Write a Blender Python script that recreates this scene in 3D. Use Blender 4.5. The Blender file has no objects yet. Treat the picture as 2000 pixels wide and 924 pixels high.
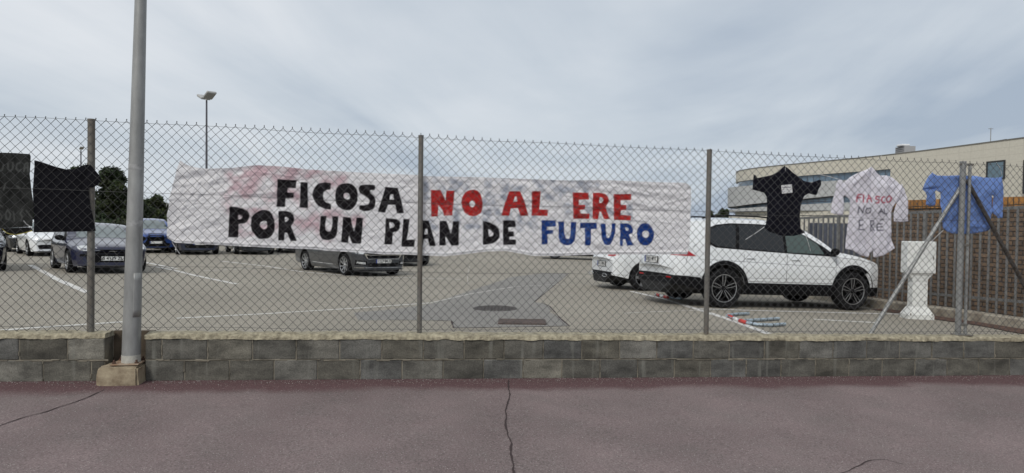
import bpy, bmesh, math, random
import numpy as np
from mathutils import Vector, Matrix, geometry
from mathutils.bvhtree import BVHTree

# ------------------------------------------------------------------ camera, sky, sun, exposure
S = bpy.context.scene
COL = S.collection
FPX = 1333.33
PITCH = math.radians(1.375)
ROLL = 0.012
CAM = np.array([0.0, 0.0, 1.6])
cam = bpy.data.cameras.new('camera')
cam_o = bpy.data.objects.new('camera', cam)
COL.objects.link(cam_o)
cam.sensor_width = 36.0
cam.lens = FPX / 2000 * 36.0
cam.clip_start = 0.05
cam.clip_end = 9000
CAMROT = Matrix.Rotation(math.pi / 2 - PITCH, 4, 'X') @ Matrix.Rotation(ROLL, 4, 'Z')
cam_o.matrix_world = Matrix.Translation((0, 0, 1.6)) @ CAMROT
S.camera = cam_o

SUN_EL, SUN_AZ = 43.0, 205.0      # azimuth of the sun measured clockwise from +Y
W = bpy.data.worlds.new('World')
S.world = W
W.use_nodes = True
wn, wl = W.node_tree.nodes, W.node_tree.links
wn.clear()
w_out = wn.new('ShaderNodeOutputWorld')
w_bg = wn.new('ShaderNodeBackground'); w_bg.inputs['Strength'].default_value = 0.108
w_sky = wn.new('ShaderNodeTexSky'); w_sky.sky_type = 'NISHITA'; w_sky.sun_disc = False
w_sky.sun_elevation = math.radians(SUN_EL); w_sky.sun_rotation = math.radians(SUN_AZ)
w_sky.air_density = 1.0; w_sky.dust_density = 2.0
w_tc = wn.new('ShaderNodeTexCoord')
w_sep = wn.new('ShaderNodeSeparateXYZ'); wl.new(w_tc.outputs['Generated'], w_sep.inputs[0])
def wmath(op, a, b=None, clamp=False):
    n = wn.new('ShaderNodeMath'); n.operation = op; n.use_clamp = clamp
    for i, v in enumerate((a, b)):
        if v is None: continue
        if isinstance(v, (int, float)): n.inputs[i].default_value = v
        else: wl.new(v, n.inputs[i])
    return n.outputs[0]
zz = wmath('ADD', wmath('MAXIMUM', w_sep.outputs[2], 0.0), 0.16)
pxn = wmath('DIVIDE', w_sep.outputs[0], zz); pyn = wmath('DIVIDE', w_sep.outputs[1], zz)
w_cmb = wn.new('ShaderNodeCombineXYZ'); wl.new(pxn, w_cmb.inputs[0]); wl.new(pyn, w_cmb.inputs[1])
w_map = wn.new('ShaderNodeMapping'); wl.new(w_cmb.outputs[0], w_map.inputs[0])
w_map.inputs['Rotation'].default_value = (0, 0, math.radians(-14))
w_map.inputs['Scale'].default_value = (1.05, 0.30, 1)
w_map.inputs['Location'].default_value = (3.1, 1.7, 0)
w_n1 = wn.new('ShaderNodeTexNoise'); wl.new(w_map.outputs[0], w_n1.inputs[0])
w_n1.inputs['Scale'].default_value = 0.8; w_n1.inputs['Detail'].default_value = 7; w_n1.inputs['Roughness'].default_value = 0.52
w_n1.inputs['Distortion'].default_value = 0.9
w_n2 = wn.new('ShaderNodeTexNoise'); wl.new(w_cmb.outputs[0], w_n2.inputs[0])
w_n2.inputs['Scale'].default_value = 0.55; w_n2.inputs['Detail'].default_value = 6
w_mixf = wmath('ADD', wmath('MULTIPLY', w_n1.outputs[0], 0.55), wmath('MULTIPLY', w_n2.outputs[0], 0.45))
w_side = wmath('MULTIPLY', w_sep.outputs[0], -0.13)         # cloud thins towards the east
w_up = wmath('MULTIPLY', w_sep.outputs[2], 0.30)
w_f = wmath('ADD', wmath('ADD', w_mixf, w_side), w_up)
w_r = wn.new('ShaderNodeValToRGB'); wl.new(w_f, w_r.inputs[0])
cr = w_r.color_ramp
cr.elements[0].position = 0.40; cr.elements[0].color = (3.05/9, 3.6/9, 4.35/9, 1)
cr.elements[1].position = 0.70; cr.elements[1].color = (6.0/9, 6.25/9, 6.55/9, 1)
e = cr.elements.new(0.54); e.color = (4.55/9, 5.0/9, 5.5/9, 1)
w_sc = wn.new('ShaderNodeVectorMath'); w_sc.operation = 'SCALE'; w_sc.inputs[3].default_value = 9.0
wl.new(w_r.outputs[0], w_sc.inputs[0])
w_mix = wn.new('ShaderNodeMix'); w_mix.data_type = 'RGBA'; w_mix.inputs[0].default_value = 0.94
wl.new(w_sky.outputs[0], w_mix.inputs[6]); wl.new(w_sc.outputs[0], w_mix.inputs[7])
wl.new(w_mix.outputs[2], w_bg.inputs[0]); wl.new(w_bg.outputs[0], w_out.inputs[0])

sun = bpy.data.lights.new('sun', 'SUN'); sun.energy = 1.5; sun.angle = math.radians(16); sun.color = (1.0, 0.96, 0.9)
sun_o = bpy.data.objects.new('sun', sun); COL.objects.link(sun_o)
_sd = Vector((math.sin(math.radians(SUN_AZ)) * math.cos(math.radians(SUN_EL)),
              math.cos(math.radians(SUN_AZ)) * math.cos(math.radians(SUN_EL)), math.sin(math.radians(SUN_EL))))
sun_o.rotation_euler = _sd.to_track_quat('Z', 'Y').to_euler()
S.view_settings.view_transform = 'Standard'; S.view_settings.look = 'None'
S.view_settings.exposure = 0.24; S.view_settings.gamma = 1.0; S.view_settings.use_curve_mapping = False
S.cycles.max_bounces = 6; S.cycles.diffuse_bounces = 3; S.cycles.glossy_bounces = 3
S.cycles.use_denoising = True

rnd = random.Random(7)
# ------------------------------------------------------------------ geometry of the place
MR = np.array(CAMROT.to_3x3())
def ray(x, y): return MR @ np.array([(x - 1000) / FPX, (462 - y) / FPX, -1.0])
def at_depth(x, y, Y): d = ray(x, y); return CAM + d * (Y / d[1])
def softp(v, k=0.6): return k * math.log1p(math.exp(min(60, v / k)))
def gz(x, y):                       # height of the car park surface
    return 0.12 - 0.026 * softp(y - 11) + 0.016 * softp(y - 22, 1.5) - 0.035 * (softp(x - 2.8) - softp(x - 12)) + 0.02 * (softp(-x - 5) - softp(-x - 12))
def gpt(x, y):                      # pixel of the photograph -> point on the car park surface
    d = ray(x, y); t = 8.0
    for _ in range(60):
        p = CAM + d * t
        g = gz(p[0], p[1]); t += (p[2] - g) / max(0.02, -d[2] + 0.01) * 0.7
    p = CAM + d * t
    return Vector((p[0], p[1], gz(p[0], p[1])))
FANG = math.atan(0.159)
FC, FS = math.cos(FANG), math.sin(FANG)
SLOPE = 0.0184
def wtop(s): return 0.452 - SLOPE * s
def fw(s, off, h):                  # fence frame (along, behind, above the wall top) -> world
    return Vector((s * FC - off * FS, 6.9 + s * FS + off * FC, wtop(s) + h))
def pf(x, y, off=0.0):              # pixel -> fence frame on the plane `off` behind the fence line
    d = ray(x, y)
    n = np.array([-FS, FC, 0]); p0 = np.array([-off * FS, 6.9 + off * FC, 0])
    t = np.dot(p0 - CAM, n) / np.dot(d, n); p = CAM + d * t
    s = (p[0] + off * FS) / FC
    return s, p[2] - wtop(s)
def pfv(X, Y, off):                 # vectorised version, returns s, h arrays
    X = np.asarray(X, float); Y = np.asarray(Y, float)
    D = np.stack([(X - 1000) / FPX, (462 - Y) / FPX, -np.ones_like(X)], -1) @ MR.T
    n = np.array([-FS, FC, 0]); p0 = np.array([-off * FS, 6.9 + off * FC, 0])
    t = np.dot(p0 - CAM, n) / (D @ n)
    P = CAM + D * t[..., None]
    s = (P[..., 0] + off * FS) / FC
    return s, P[..., 2] - (0.452 - SLOPE * s)

# ------------------------------------------------------------------ value noise (numpy)
_rs = np.random.RandomState(5); _tab = _rs.rand(256, 256)
def vn(x, y):
    x = np.asarray(x, float); y = np.asarray(y, float)
    xi = np.floor(x).astype(int); yi = np.floor(y).astype(int)
    fx = x - xi; fy = y - yi; fx = fx * fx * (3 - 2 * fx); fy = fy * fy * (3 - 2 * fy)
    a = _tab[xi & 255, yi & 255]; b = _tab[(xi + 1) & 255, yi & 255]
    c = _tab[xi & 255, (yi + 1) & 255]; d = _tab[(xi + 1) & 255, (yi + 1) & 255]
    return (a * (1 - fx) + b * fx) * (1 - fy) + (c * (1 - fx) + d * fx) * fy
def fbm(x, y, o=4):
    r = 0; a = 0.5
    for i in range(o): r = r + a * vn(x * 2 ** i + 17 * i, y * 2 ** i + 31 * i); a *= 0.5
    return r

# ------------------------------------------------------------------ object helpers
def tag(o, label=None, cat=None, group=None, kind=None):
    if label: o['label'] = label
    if cat: o['category'] = cat
    if group: o['group'] = group
    if kind: o['kind'] = kind
    return o
def empty(name, loc, rz=0.0):
    o = bpy.data.objects.new(name, None); COL.objects.link(o); o.location = loc
    o.rotation_euler = (0, 0, rz); o.empty_display_size = 0.2
    return o
def link(name, me, parent=None, loc=None):
    o = bpy.data.objects.new(name, me); COL.objects.link(o)
    if parent is not None: o.parent = parent
    if loc is not None: o.location = loc
    return o
def smooth(me, ang=35):
    me.polygons.foreach_set('use_smooth', [True] * len(me.polygons))
    me.set_sharp_from_angle(angle=math.radians(ang)); me.update()
class MB:
    def __init__(s): s.v = []; s.f = []; s.m = []
    def add(s, vs, fs, m=0):
        o = len(s.v); s.v += [tuple(v) for v in vs]
        for f in fs: s.f.append(tuple(i + o for i in f)); s.m.append(m)
    def box(s, c, d, m=0, rot=None, bev=0.0):
        hx, hy, hz = d[0] / 2, d[1] / 2, d[2] / 2
        c = Vector(c)
        if bev <= 0:
            vs = [Vector((x, y, z)) for z in (-hz, hz) for y in (-hy, hy) for x in (-hx, hx)]
            fs = [(0, 2, 3, 1), (4, 5, 7, 6), (0, 1, 5, 4), (2, 6, 7, 3), (0, 4, 6, 2), (1, 3, 7, 5)]
        else:
            b = min(bev, hx * .9, hy * .9, hz * .9)
            bm = bmesh.new(); bmesh.ops.create_cube(bm, size=1)
            for v in bm.verts: v.co = Vector((v.co.x * d[0], v.co.y * d[1], v.co.z * d[2]))
            bmesh.ops.bevel(bm, geom=bm.edges[:], offset=b, segments=1, affect='EDGES')
            bm.verts.index_update(); vs = [v.co.copy() for v in bm.verts]; fs = [[v.index for v in f.verts] for f in bm.faces]; bm.free()
        if rot is not None: vs = [rot @ v for v in vs]
        s.add([v + c for v in vs], fs, m)
    def tube(s, pts, r, n=8, m=0, cap=True):
        pts = [Vector(p) for p in pts]
        rs = r if isinstance(r, (list, tuple)) else [r] * len(pts)
        rings = []; up = None
        for i, p in enumerate(pts):
            t = (pts[min(i + 1, len(pts) - 1)] - pts[max(i - 1, 0)]).normalized()
            a = Vector((0, 0, 1)) if abs(t.z) < .9 else Vector((1, 0, 0))
            if up is None: up = t.cross(a).normalized()
            else: up = (up - t * up.dot(t)).normalized()
            w = t.cross(up)
            rings.append([p + (up * math.cos(k / n * 6.28318) + w * math.sin(k / n * 6.28318)) * rs[i] for k in range(n)])
        vs = [v for rg in rings for v in rg]; fs = []
        for i in range(len(pts) - 1):
            for k in range(n):
                fs.append((i * n + k, i * n + (k + 1) % n, (i + 1) * n + (k + 1) % n, (i + 1) * n + k))
        if cap: fs += [tuple(range(n))[::-1], tuple((len(pts) - 1) * n + k for k in range(n))]
        s.add(vs, fs, m)
    def lathe(s, prof, n=24, m=0, axis='z', c=(0, 0, 0), close=False):   # prof: (radius, height)
        vs = []; fs = []; c = Vector(c)
        for (r, h) in prof:
            for k in range(n):
                a = k / n * 6.2831853
                x, y = r * math.cos(a), r * math.sin(a)
                vs.append(c + (Vector((x, y, h)) if axis == 'z' else Vector((x, h, y)) if axis == 'y' else Vector((h, x, y))))
        L = len(prof)
        for i in range(L - 1 + (1 if close else 0)):
            j = (i + 1) % L
            for k in range(n):
                q = (i * n + k, i * n + (k + 1) % n, j * n + (k + 1) % n, j * n + k)
                fs.append(q[::-1] if axis == 'y' else q)
        s.add(vs, fs, m)
    def prism(s, poly, ext, m=0):       # poly: list of 3D points, ext: vector
        n = len(poly); ext = Vector(ext)
        vs = [Vector(p) for p in poly] + [Vector(p) + ext for p in poly]
        fs = [tuple(range(n))[::-1], tuple(range(n, 2 * n))] + [(i, (i + 1) % n, n + (i + 1) % n, n + i) for i in range(n)]
        s.add(vs, fs, m)
    def build(s, name, mats, parent=None, sm=None, fix=True):
        me = bpy.data.meshes.new(name); me.from_pydata([tuple(v) for v in s.v], [], s.f)
        if not isinstance(mats, (list, tuple)): mats = [mats]
        for m in mats: me.materials.append(m)
        if len(mats) > 1: me.polygons.foreach_set('material_index', s.m)
        if fix:
            bm = bmesh.new(); bm.from_mesh(me); bmesh.ops.recalc_face_normals(bm, faces=bm.faces); bm.to_mesh(me); bm.free()
        me.update()
        if sm: smooth(me, sm)
        return link(name, me, parent)

# ------------------------------------------------------------------ materials
MATS = {}
def mat(name, col, rough=0.6, metal=0.0, noise=0.0, nscale=8.0, bump=0.0, bscale=40.0, spec=0.5, coat=0.0, attr=None, alpha=None, stretch=None, noise_col=None):
    if name in MATS: return MATS[name]
    m = bpy.data.materials.new(name); m.use_nodes = True; nt = m.node_tree
    b = nt.nodes['Principled BSDF']
    b.inputs['Base Color'].default_value = (*col, 1); b.inputs['Roughness'].default_value = rough
    b.inputs['Metallic'].default_value = metal; b.inputs['Specular IOR Level'].default_value = spec
    b.inputs['Coat Weight'].default_value = coat; b.inputs['Coat Roughness'].default_value = 0.04
    src = None
    tc = nt.nodes.new('ShaderNodeTexCoord'); mp = nt.nodes.new('ShaderNodeMapping')
    nt.links.new(tc.outputs['Object'], mp.inputs[0])
    if stretch: mp.inputs['Scale'].default_value = stretch
    if attr:
        a = nt.nodes.new('ShaderNodeAttribute'); a.attribute_name = attr; src = a.outputs['Color']
        nt.links.new(src, b.inputs['Base Color'])
    if noise > 0:
        n = nt.nodes.new('ShaderNodeTexNoise'); n.inputs['Scale'].default_value = nscale; n.inputs['Detail'].default_value = 6
        n.inputs['Roughness'].default_value = 0.62
        nt.links.new(mp.outputs[0], n.inputs[0])
        r = nt.nodes.new('ShaderNodeMapRange'); r.inputs[1].default_value = 0.3; r.inputs[2].default_value = 0.7
        nt.links.new(n.outputs[0], r.inputs[0])
        mx = nt.nodes.new('ShaderNodeMix'); mx.data_type = 'RGBA'
        nt.links.new(r.outputs[0], mx.inputs[0])
        if src is None:
            c2 = noise_col or tuple(c * (1 - noise) for c in col)
            mx.inputs[6].default_value = (*c2, 1); mx.inputs[7].default_value = (*[min(1, c * (1 + noise * .5)) for c in col], 1)
            nt.links.new(mx.outputs[2], b.inputs['Base Color'])
        else:
            mx.inputs[6].default_value = (1 - noise,) * 3 + (1,); mx.inputs[7].default_value = (1 + noise * .4,) * 3 + (1,)
            m2 = nt.nodes.new('ShaderNodeMix'); m2.data_type = 'RGBA'; m2.blend_type = 'MULTIPLY'; m2.inputs[0].default_value = 1
            nt.links.new(src, m2.inputs[6]); nt.links.new(mx.outputs[2], m2.inputs[7]); nt.links.new(m2.outputs[2], b.inputs['Base Color'])
    if bump > 0:
        n = nt.nodes.new('ShaderNodeTexNoise'); n.inputs['Scale'].default_value = bscale; n.inputs['Detail'].default_value = 5
        nt.links.new(mp.outputs[0], n.inputs[0])
        bp = nt.nodes.new('ShaderNodeBump'); bp.inputs['Strength'].default_value = 1.0; bp.inputs['Distance'].default_value = bump
        nt.links.new(n.outputs[0], bp.inputs['Height']); nt.links.new(bp.outputs[0], b.inputs['Normal'])
    MATS[name] = m
    return m
def asphalt(name, base, dark, speck=(0.42, 0.40, 0.38), specks=0.9, gscale=230.0, strip=None, patchy=0.25, bump=0.003, big=0.5):
    m = bpy.data.materials.new(name); m.use_nodes = True; nt = m.node_tree; N = nt.nodes; L = nt.links
    b = N['Principled BSDF']; b.inputs['Roughness'].default_value = 0.9; b.inputs['Specular IOR Level'].default_value = 0.3
    tc = N.new('ShaderNodeTexCoord')
    def noise(sc, det=4, ro=0.6, st=None):
        n = N.new('ShaderNodeTexNoise'); n.inputs['Scale'].default_value = sc; n.inputs['Detail'].default_value = det; n.inputs['Roughness'].default_value = ro
        if st:
            mp = N.new('ShaderNodeMapping'); mp.inputs['Scale'].default_value = st; L.new(tc.outputs['Object'], mp.inputs[0]); L.new(mp.outputs[0], n.inputs[0])
        else: L.new(tc.outputs['Object'], n.inputs[0])
        return n.outputs[0]
    fine = noise(gscale * 2.7, 2, .8)
    def rng(v, a, c, d=0.0, e_=1.0):
        r = N.new('ShaderNodeMapRange'); r.inputs[1].default_value = a; r.inputs[2].default_value = c; r.inputs[3].default_value = d; r.inputs[4].default_value = e_
        L.new(v, r.inputs[0]); return r.outputs[0]
    def mix(f, a, c, bt='MIX'):
        x = N.new('ShaderNodeMix'); x.data_type = 'RGBA'; x.blend_type = bt
        if isinstance(f, float): x.inputs[0].default_value = f
        else: L.new(f, x.inputs[0])
        for i, q in ((6, a), (7, c)):
            if isinstance(q, tuple): x.inputs[i].default_value = (*q, 1)
            else: L.new(q, x.inputs[i])
        return x.outputs[2]
    big_n = noise(big, 5, .55)
    grain = noise(gscale, 3, .75)
    col = mix(rng(big_n, .35, .65), tuple(c * (1 - patchy) for c in base), base)
    med = noise(2.3, 6, .7)
    col = mix(rng(med, .42, .75, 0, .35), col, dark)
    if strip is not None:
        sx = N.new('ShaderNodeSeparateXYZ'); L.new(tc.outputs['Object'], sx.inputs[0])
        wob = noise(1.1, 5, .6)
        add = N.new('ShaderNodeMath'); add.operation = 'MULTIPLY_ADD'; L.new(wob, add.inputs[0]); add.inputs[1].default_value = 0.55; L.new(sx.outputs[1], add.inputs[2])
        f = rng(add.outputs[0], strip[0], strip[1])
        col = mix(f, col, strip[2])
    v = N.new('ShaderNodeTexVoronoi'); v.inputs['Scale'].default_value = 95; L.new(tc.outputs['Object'], v.inputs[0])
    pick = N.new('ShaderNodeSeparateColor'); L.new(v.outputs['Color'], pick.inputs[0])
    sp = N.new('ShaderNodeMath'); sp.operation = 'MULTIPLY'
    L.new(rng(v.outputs['Distance'], .38, .22), sp.inputs[0]); L.new(rng(pick.outputs[0], .93 - .1 * specks, .98), sp.inputs[1])
    gm0 = N.new('ShaderNodeMath'); gm0.operation = 'MULTIPLY'; L.new(rng(grain, .28, .72, .50, 1.50), gm0.inputs[0]); L.new(rng(fine, .3, .7, .8, 1.2), gm0.inputs[1]); gm = gm0.outputs[0]
    gc = N.new('ShaderNodeCombineColor')
    for i in range(3): L.new(gm, gc.inputs[i])
    col = mix(1.0, col, gc.outputs[0], 'MULTIPLY')
    col = mix(sp.outputs[0], col, speck)
    L.new(col, b.inputs['Base Color'])
    bp = N.new('ShaderNodeBump'); bp.inputs['Distance'].default_value = bump; L.new(grain, bp.inputs['Height']); L.new(bp.outputs[0], b.inputs['Normal'])
    return m
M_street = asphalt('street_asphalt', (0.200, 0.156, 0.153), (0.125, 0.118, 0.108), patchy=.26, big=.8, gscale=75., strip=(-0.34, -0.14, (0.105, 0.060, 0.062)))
M_park = asphalt('car_park_asphalt', (0.295, 0.272, 0.226), (0.185, 0.17, 0.14), patchy=.18, big=.22, gscale=60., speck=(.5, .48, .44))
M_patch = asphalt('patch_asphalt', (0.228, 0.220, 0.203), (0.15, 0.145, 0.14), patchy=.12, specks=.1, gscale=80.)
M_soil = mat('soil', (0.17, 0.15, 0.10), .95, noise=.4, nscale=.6)
M_line = mat('road_paint', (0.62, 0.61, 0.58), .8, noise=.45, nscale=14)
M_line_worn = mat('worn_road_paint', (0.56, 0.55, 0.51), .85, noise=.4, nscale=18)
M_crack = mat('crack_dark', (0.035, 0.022, 0.022), .95)
M_galv = mat('galvanised_steel', (0.32, 0.325, 0.315), .5, .35, noise=.28, nscale=9, stretch=(1, 1, .35))
M_galv2 = mat('dull_post_steel', (0.165, 0.165, 0.155), .6, .25, noise=.45, nscale=14, noise_col=(.15, .125, .095), stretch=(1, 1, .12))
M_wire = mat('chain_link_wire', (0.07, 0.07, 0.07), .5, .35)
M_conc = mat('footing_concrete', (0.29, 0.245, 0.17), .95, noise=.6, nscale=9, bump=.012, bscale=18, noise_col=(.17, .125, .08))
M_cap = mat('mortar_cap', (0.37, 0.335, 0.24), .95, noise=.45, nscale=22, bump=.01, bscale=45, noise_col=(.15, .13, .09))
M_mortar = mat('mortar_joint', (0.20, 0.18, 0.14), .95, noise=.75, nscale=4)
M_black = mat('black_plastic', (0.006, 0.006, 0.007), .65, spec=.12)
M_under = mat('underbody', (0.008, 0.008, 0.008), .9)
M_tyre = mat('tyre_rubber', (0.011, 0.011, 0.012), .8, spec=.15)
M_rim = mat('rim_alloy', (0.55, 0.56, 0.57), .3, .8)
M_rimd = mat('rim_black', (0.006, 0.006, 0.007), .5, spec=.15)
M_glass = mat('tinted_glass', (0.008, 0.010, 0.012), .03, spec=.5)
M_glass_l = mat('reflection_toned_glass', (0.055, 0.082, 0.075), .03, spec=.6)  # opaque pane; lighter green base colour imitates reflection and see-through
M_screen = mat('windscreen_glass', (0.07, 0.10, 0.10), .05, spec=.9, coat=1)
M_lamp = mat('headlamp_glass', (0.55, 0.57, 0.58), .12, .3, coat=1)
M_red = mat('rear_lamp_red', (0.42, 0.012, 0.015), .15, coat=1)
M_chrome = mat('chrome', (0.75, 0.76, 0.77), .12, 1)
M_plate = mat('plate_white', (0.72, 0.72, 0.70), .5)
M_ink = mat('plate_ink', (0.01, 0.01, 0.012), .5)
M_blue = mat('plate_blue', (0.01, 0.04, 0.25), .5)
M_cord = mat('white_cord', (0.75, 0.75, 0.74), .7)
# block face: tone per block, damp stains
def block_material():
    m = bpy.data.materials.new('concrete_block'); m.use_nodes = True; nt = m.node_tree; N = nt.nodes; L = nt.links
    b = N['Principled BSDF']; b.inputs['Roughness'].default_value = .92
    a = N.new('ShaderNodeAttribute'); a.attribute_name = 'Col'
    tc = N.new('ShaderNodeTexCoord')
    mp = N.new('ShaderNodeMapping'); mp.inputs['Scale'].default_value = (1.6, 1, 3.2); L.new(tc.outputs['Object'], mp.inputs[0])
    n1 = N.new('ShaderNodeTexNoise'); n1.inputs['Scale'].default_value = 2.1; n1.inputs['Detail'].default_value = 7; n1.inputs['Roughness'].default_value = .62; L.new(mp.outputs[0], n1.inputs[0])
    r1 = N.new('ShaderNodeMapRange'); r1.inputs[1].default_value = .33; r1.inputs[2].default_value = .68; r1.inputs[3].default_value = .50; r1.inputs[4].default_value = 1.60; L.new(n1.outputs[0], r1.inputs[0])
    mp2 = N.new('ShaderNodeMapping'); mp2.inputs['Scale'].default_value = (9, 1, .9); L.new(tc.outputs['Object'], mp2.inputs[0])
    n2 = N.new('ShaderNodeTexNoise'); n2.inputs['Scale'].default_value = 1.5; n2.inputs['Detail'].default_value = 5; L.new(mp2.outputs[0], n2.inputs[0])
    r2 = N.new('ShaderNodeMapRange'); r2.inputs[1].default_value = .58; r2.inputs[2].default_value = .78; r2.inputs[3].default_value = 0; r2.inputs[4].default_value = .75; L.new(n2.outputs[0], r2.inputs[0])
    n3 = N.new('ShaderNodeTexNoise'); n3.inputs['Scale'].default_value = 90; n3.inputs['Detail'].default_value = 4; L.new(tc.outputs['Object'], n3.inputs[0])
    r3 = N.new('ShaderNodeMapRange'); r3.inputs[1].default_value = .3; r3.inputs[2].default_value = .7; r3.inputs[3].default_value = .72; r3.inputs[4].default_value = 1.28; L.new(n3.outputs[0], r3.inputs[0])
    mu = N.new('ShaderNodeMath'); mu.operation = 'MULTIPLY'; L.new(r1.outputs[0], mu.inputs[0]); L.new(r3.outputs[0], mu.inputs[1])
    v = N.new('ShaderNodeVectorMath'); v.operation = 'SCALE'; L.new(a.outputs['Color'], v.inputs[0]); L.new(mu.outputs[0], v.inputs[3])
    mx = N.new('ShaderNodeMix'); mx.data_type = 'RGBA'; L.new(r2.outputs[0], mx.inputs[0]); L.new(v.outputs[0], mx.inputs[6]); mx.inputs[7].default_value = (.20, .20, .175, 1)
    L.new(mx.outputs[2], b.inputs['Base Color'])
    bp = N.new('ShaderNodeBump'); bp.inputs['Distance'].default_value = .003; L.new(n3.outputs[0], bp.inputs['Height']); L.new(bp.outputs[0], b.inputs['Normal'])
    return m
M_block = block_material()
def set_col(me, cols):              # cols: per vertex rgb array (linear)
    a = me.color_attributes.new('Col', 'FLOAT_COLOR', 'POINT')
    c = np.ones((len(me.vertices), 4), np.float32); c[:, :3] = cols
    a.data.foreach_set('color', c.ravel())

# ------------------------------------------------------------------ ground, car park, street
def grid_mesh(name, xs, ys, zf, m, keep=None):
    vs = [(x, y, zf(x, y)) for y in ys for x in xs]; nx = len(xs); fs = []
    for j in range(len(ys) - 1):
        for i in range(nx - 1):
            if keep and not keep((xs[i] + xs[i + 1]) / 2, (ys[j] + ys[j + 1]) / 2): continue
            fs.append((j * nx + i, j * nx + i + 1, (j + 1) * nx + i + 1, (j + 1) * nx + i))
    me = bpy.data.meshes.new(name); me.from_pydata(vs, [], fs); me.materials.append(m); me.update(); smooth(me, 60)
    return link(name, me)
def road_z(x, y):
    s = (x * FC + (y - 6.9) * FS); return wtop(s) - 0.437
def terrain_z(x, y):
    off = -(x) * FS + (y - 6.9) * FC
    near = .55 if (abs(x) < 75 and -40 < y < 82) else .06
    if off > 0.0: return gz(x, min(y, 90)) - near
    return max(-6, road_z(max(-80, min(80, x)), max(-40, y))) - near
gx = [-4000, -1500, -600, -250, -120, -80] + list(np.linspace(-60, 60, 41)) + [80, 120, 250, 600, 1500, 4000]
gy = [-3000, -800, -200, -60, -30] + list(np.linspace(-20, 100, 61)) + [130, 200, 400, 900, 2000, 6000]
tag(grid_mesh('ground', gx, gy, terrain_z, M_soil), kind='structure')
# car park sheet starts behind the wall, in the fence frame
def fence_sheet(name, ss, offs, zf, m, absolute=True):
    vs = []; nx = len(ss)
    for o in offs:
        for s in ss:
            vs.append((s, o, zf(s, o)))
    fs = [(j * nx + i, j * nx + i + 1, (j + 1) * nx + i + 1, (j + 1) * nx + i) for j in range(len(offs) - 1) for i in range(nx - 1)]
    me = bpy.data.meshes.new(name); me.from_pydata(vs, [], fs); me.materials.append(m); me.update(); smooth(me, 60)
    ob = link(name, me); ob.location = (0, 6.9, 0); ob.rotation_euler = (0, 0, FANG); return ob
def zs(s, o):
    x = s * FC - o * FS; y = 6.9 + s * FS + o * FC; return gz(x, y)
tag(fence_sheet('car_park', list(np.linspace(-75, -20.5, 60)) + list(np.linspace(-20, 14, 114)) + list(np.linspace(14.8, 45, 40)), [0.1] + list(np.linspace(.4, 20, 66)) + list(np.linspace(20.6, 75, 90)), zs, M_park), kind='structure')
tag(fence_sheet('street', list(np.linspace(-60, 60, 61)), [-40, -20, -10, -6, -4, -2, -1, -.5, 0.02], lambda s, o: wtop(s) - 0.437 + 0.012 * math.sin(s * .8) * 0, M_street), kind='structure')

def ground_ribbon(name, pts, w, m, lift=.004, kind='structure', jag=0.0, step=.25):
    """flat strip on the car park along world points"""
    P = [Vector((p[0], p[1], 0)) for p in pts]; out = []
    for a, b in zip(P[:-1], P[1:]):
        n = max(1, int((b - a).length / step))
        out += [a.lerp(b, i / n) for i in range(n)]
    out.append(P[-1]); vs = []; fs = []
    for i, p in enumerate(out):
        t = (out[min(i + 1, len(out) - 1)] - out[max(i - 1, 0)]).normalized(); nn = Vector((-t.y, t.x, 0))
        ww = w * (1 + rnd.uniform(-jag, jag))
        for sgn in (-1, 1):
            q = p + nn * ww / 2 * sgn; vs.append((q.x, q.y, gz(q.x, q.y) + lift))
        if i: fs.append((2 * i - 2, 2 * i - 1, 2 * i + 1, 2 * i))
    me = bpy.data.meshes.new(name); me.from_pydata(vs, [], fs); me.materials.append(m); me.update()
    bm = bmesh.new(); bm.from_mesh(me); bmesh.ops.recalc_face_normals(bm, faces=bm.faces)
    if sum(f.normal.z for f in bm.faces) < 0: bmesh.ops.reverse_faces(bm, faces=bm.faces)
    bm.to_mesh(me); bm.free()
    return tag(link(name, me), kind=kind)
def ground_poly(name, px, m, lift):
    pts = [gpt(*p) for p in px]
    co, ed, fa, *_ = geometry.delaunay_2d_cdt([Vector((p.x, p.y)) for p in pts] +
        [Vector((x, y)) for x in np.arange(min(p.x for p in pts), max(p.x for p in pts), .5) for y in np.arange(min(p.y for p in pts), max(p.y for p in pts), .5)],
        [], [list(range(len(pts)))], 1, 1e-4)
    me = bpy.data.meshes.new(name); me.from_pydata([(c.x, c.y, gz(c.x, c.y) + lift) for c in co], [], [tuple(f) for f in fa])
    me.materials.append(m); me.update()
    bm = bmesh.new(); bm.from_mesh(me); bmesh.ops.recalc_face_normals(bm, faces=bm.faces)
    if sum(f.normal.z for f in bm.faces) < 0: bmesh.ops.reverse_faces(bm, faces=bm.faces)
    bm.to_mesh(me); bm.free()
    return tag(link(name, me), kind='structure')
ground_poly('asphalt_patch', [(690, 611), (770, 604), (840, 594), (900, 574), (1000, 541), (1060, 534), (1112, 534), (1085, 556), (1044, 590), (1058, 592), (1075, 599),
                              (1094, 622), (1110, 637), (1050, 638), (886, 640), (882, 627), (800, 625), (700, 626)], M_patch, .0018)
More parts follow.
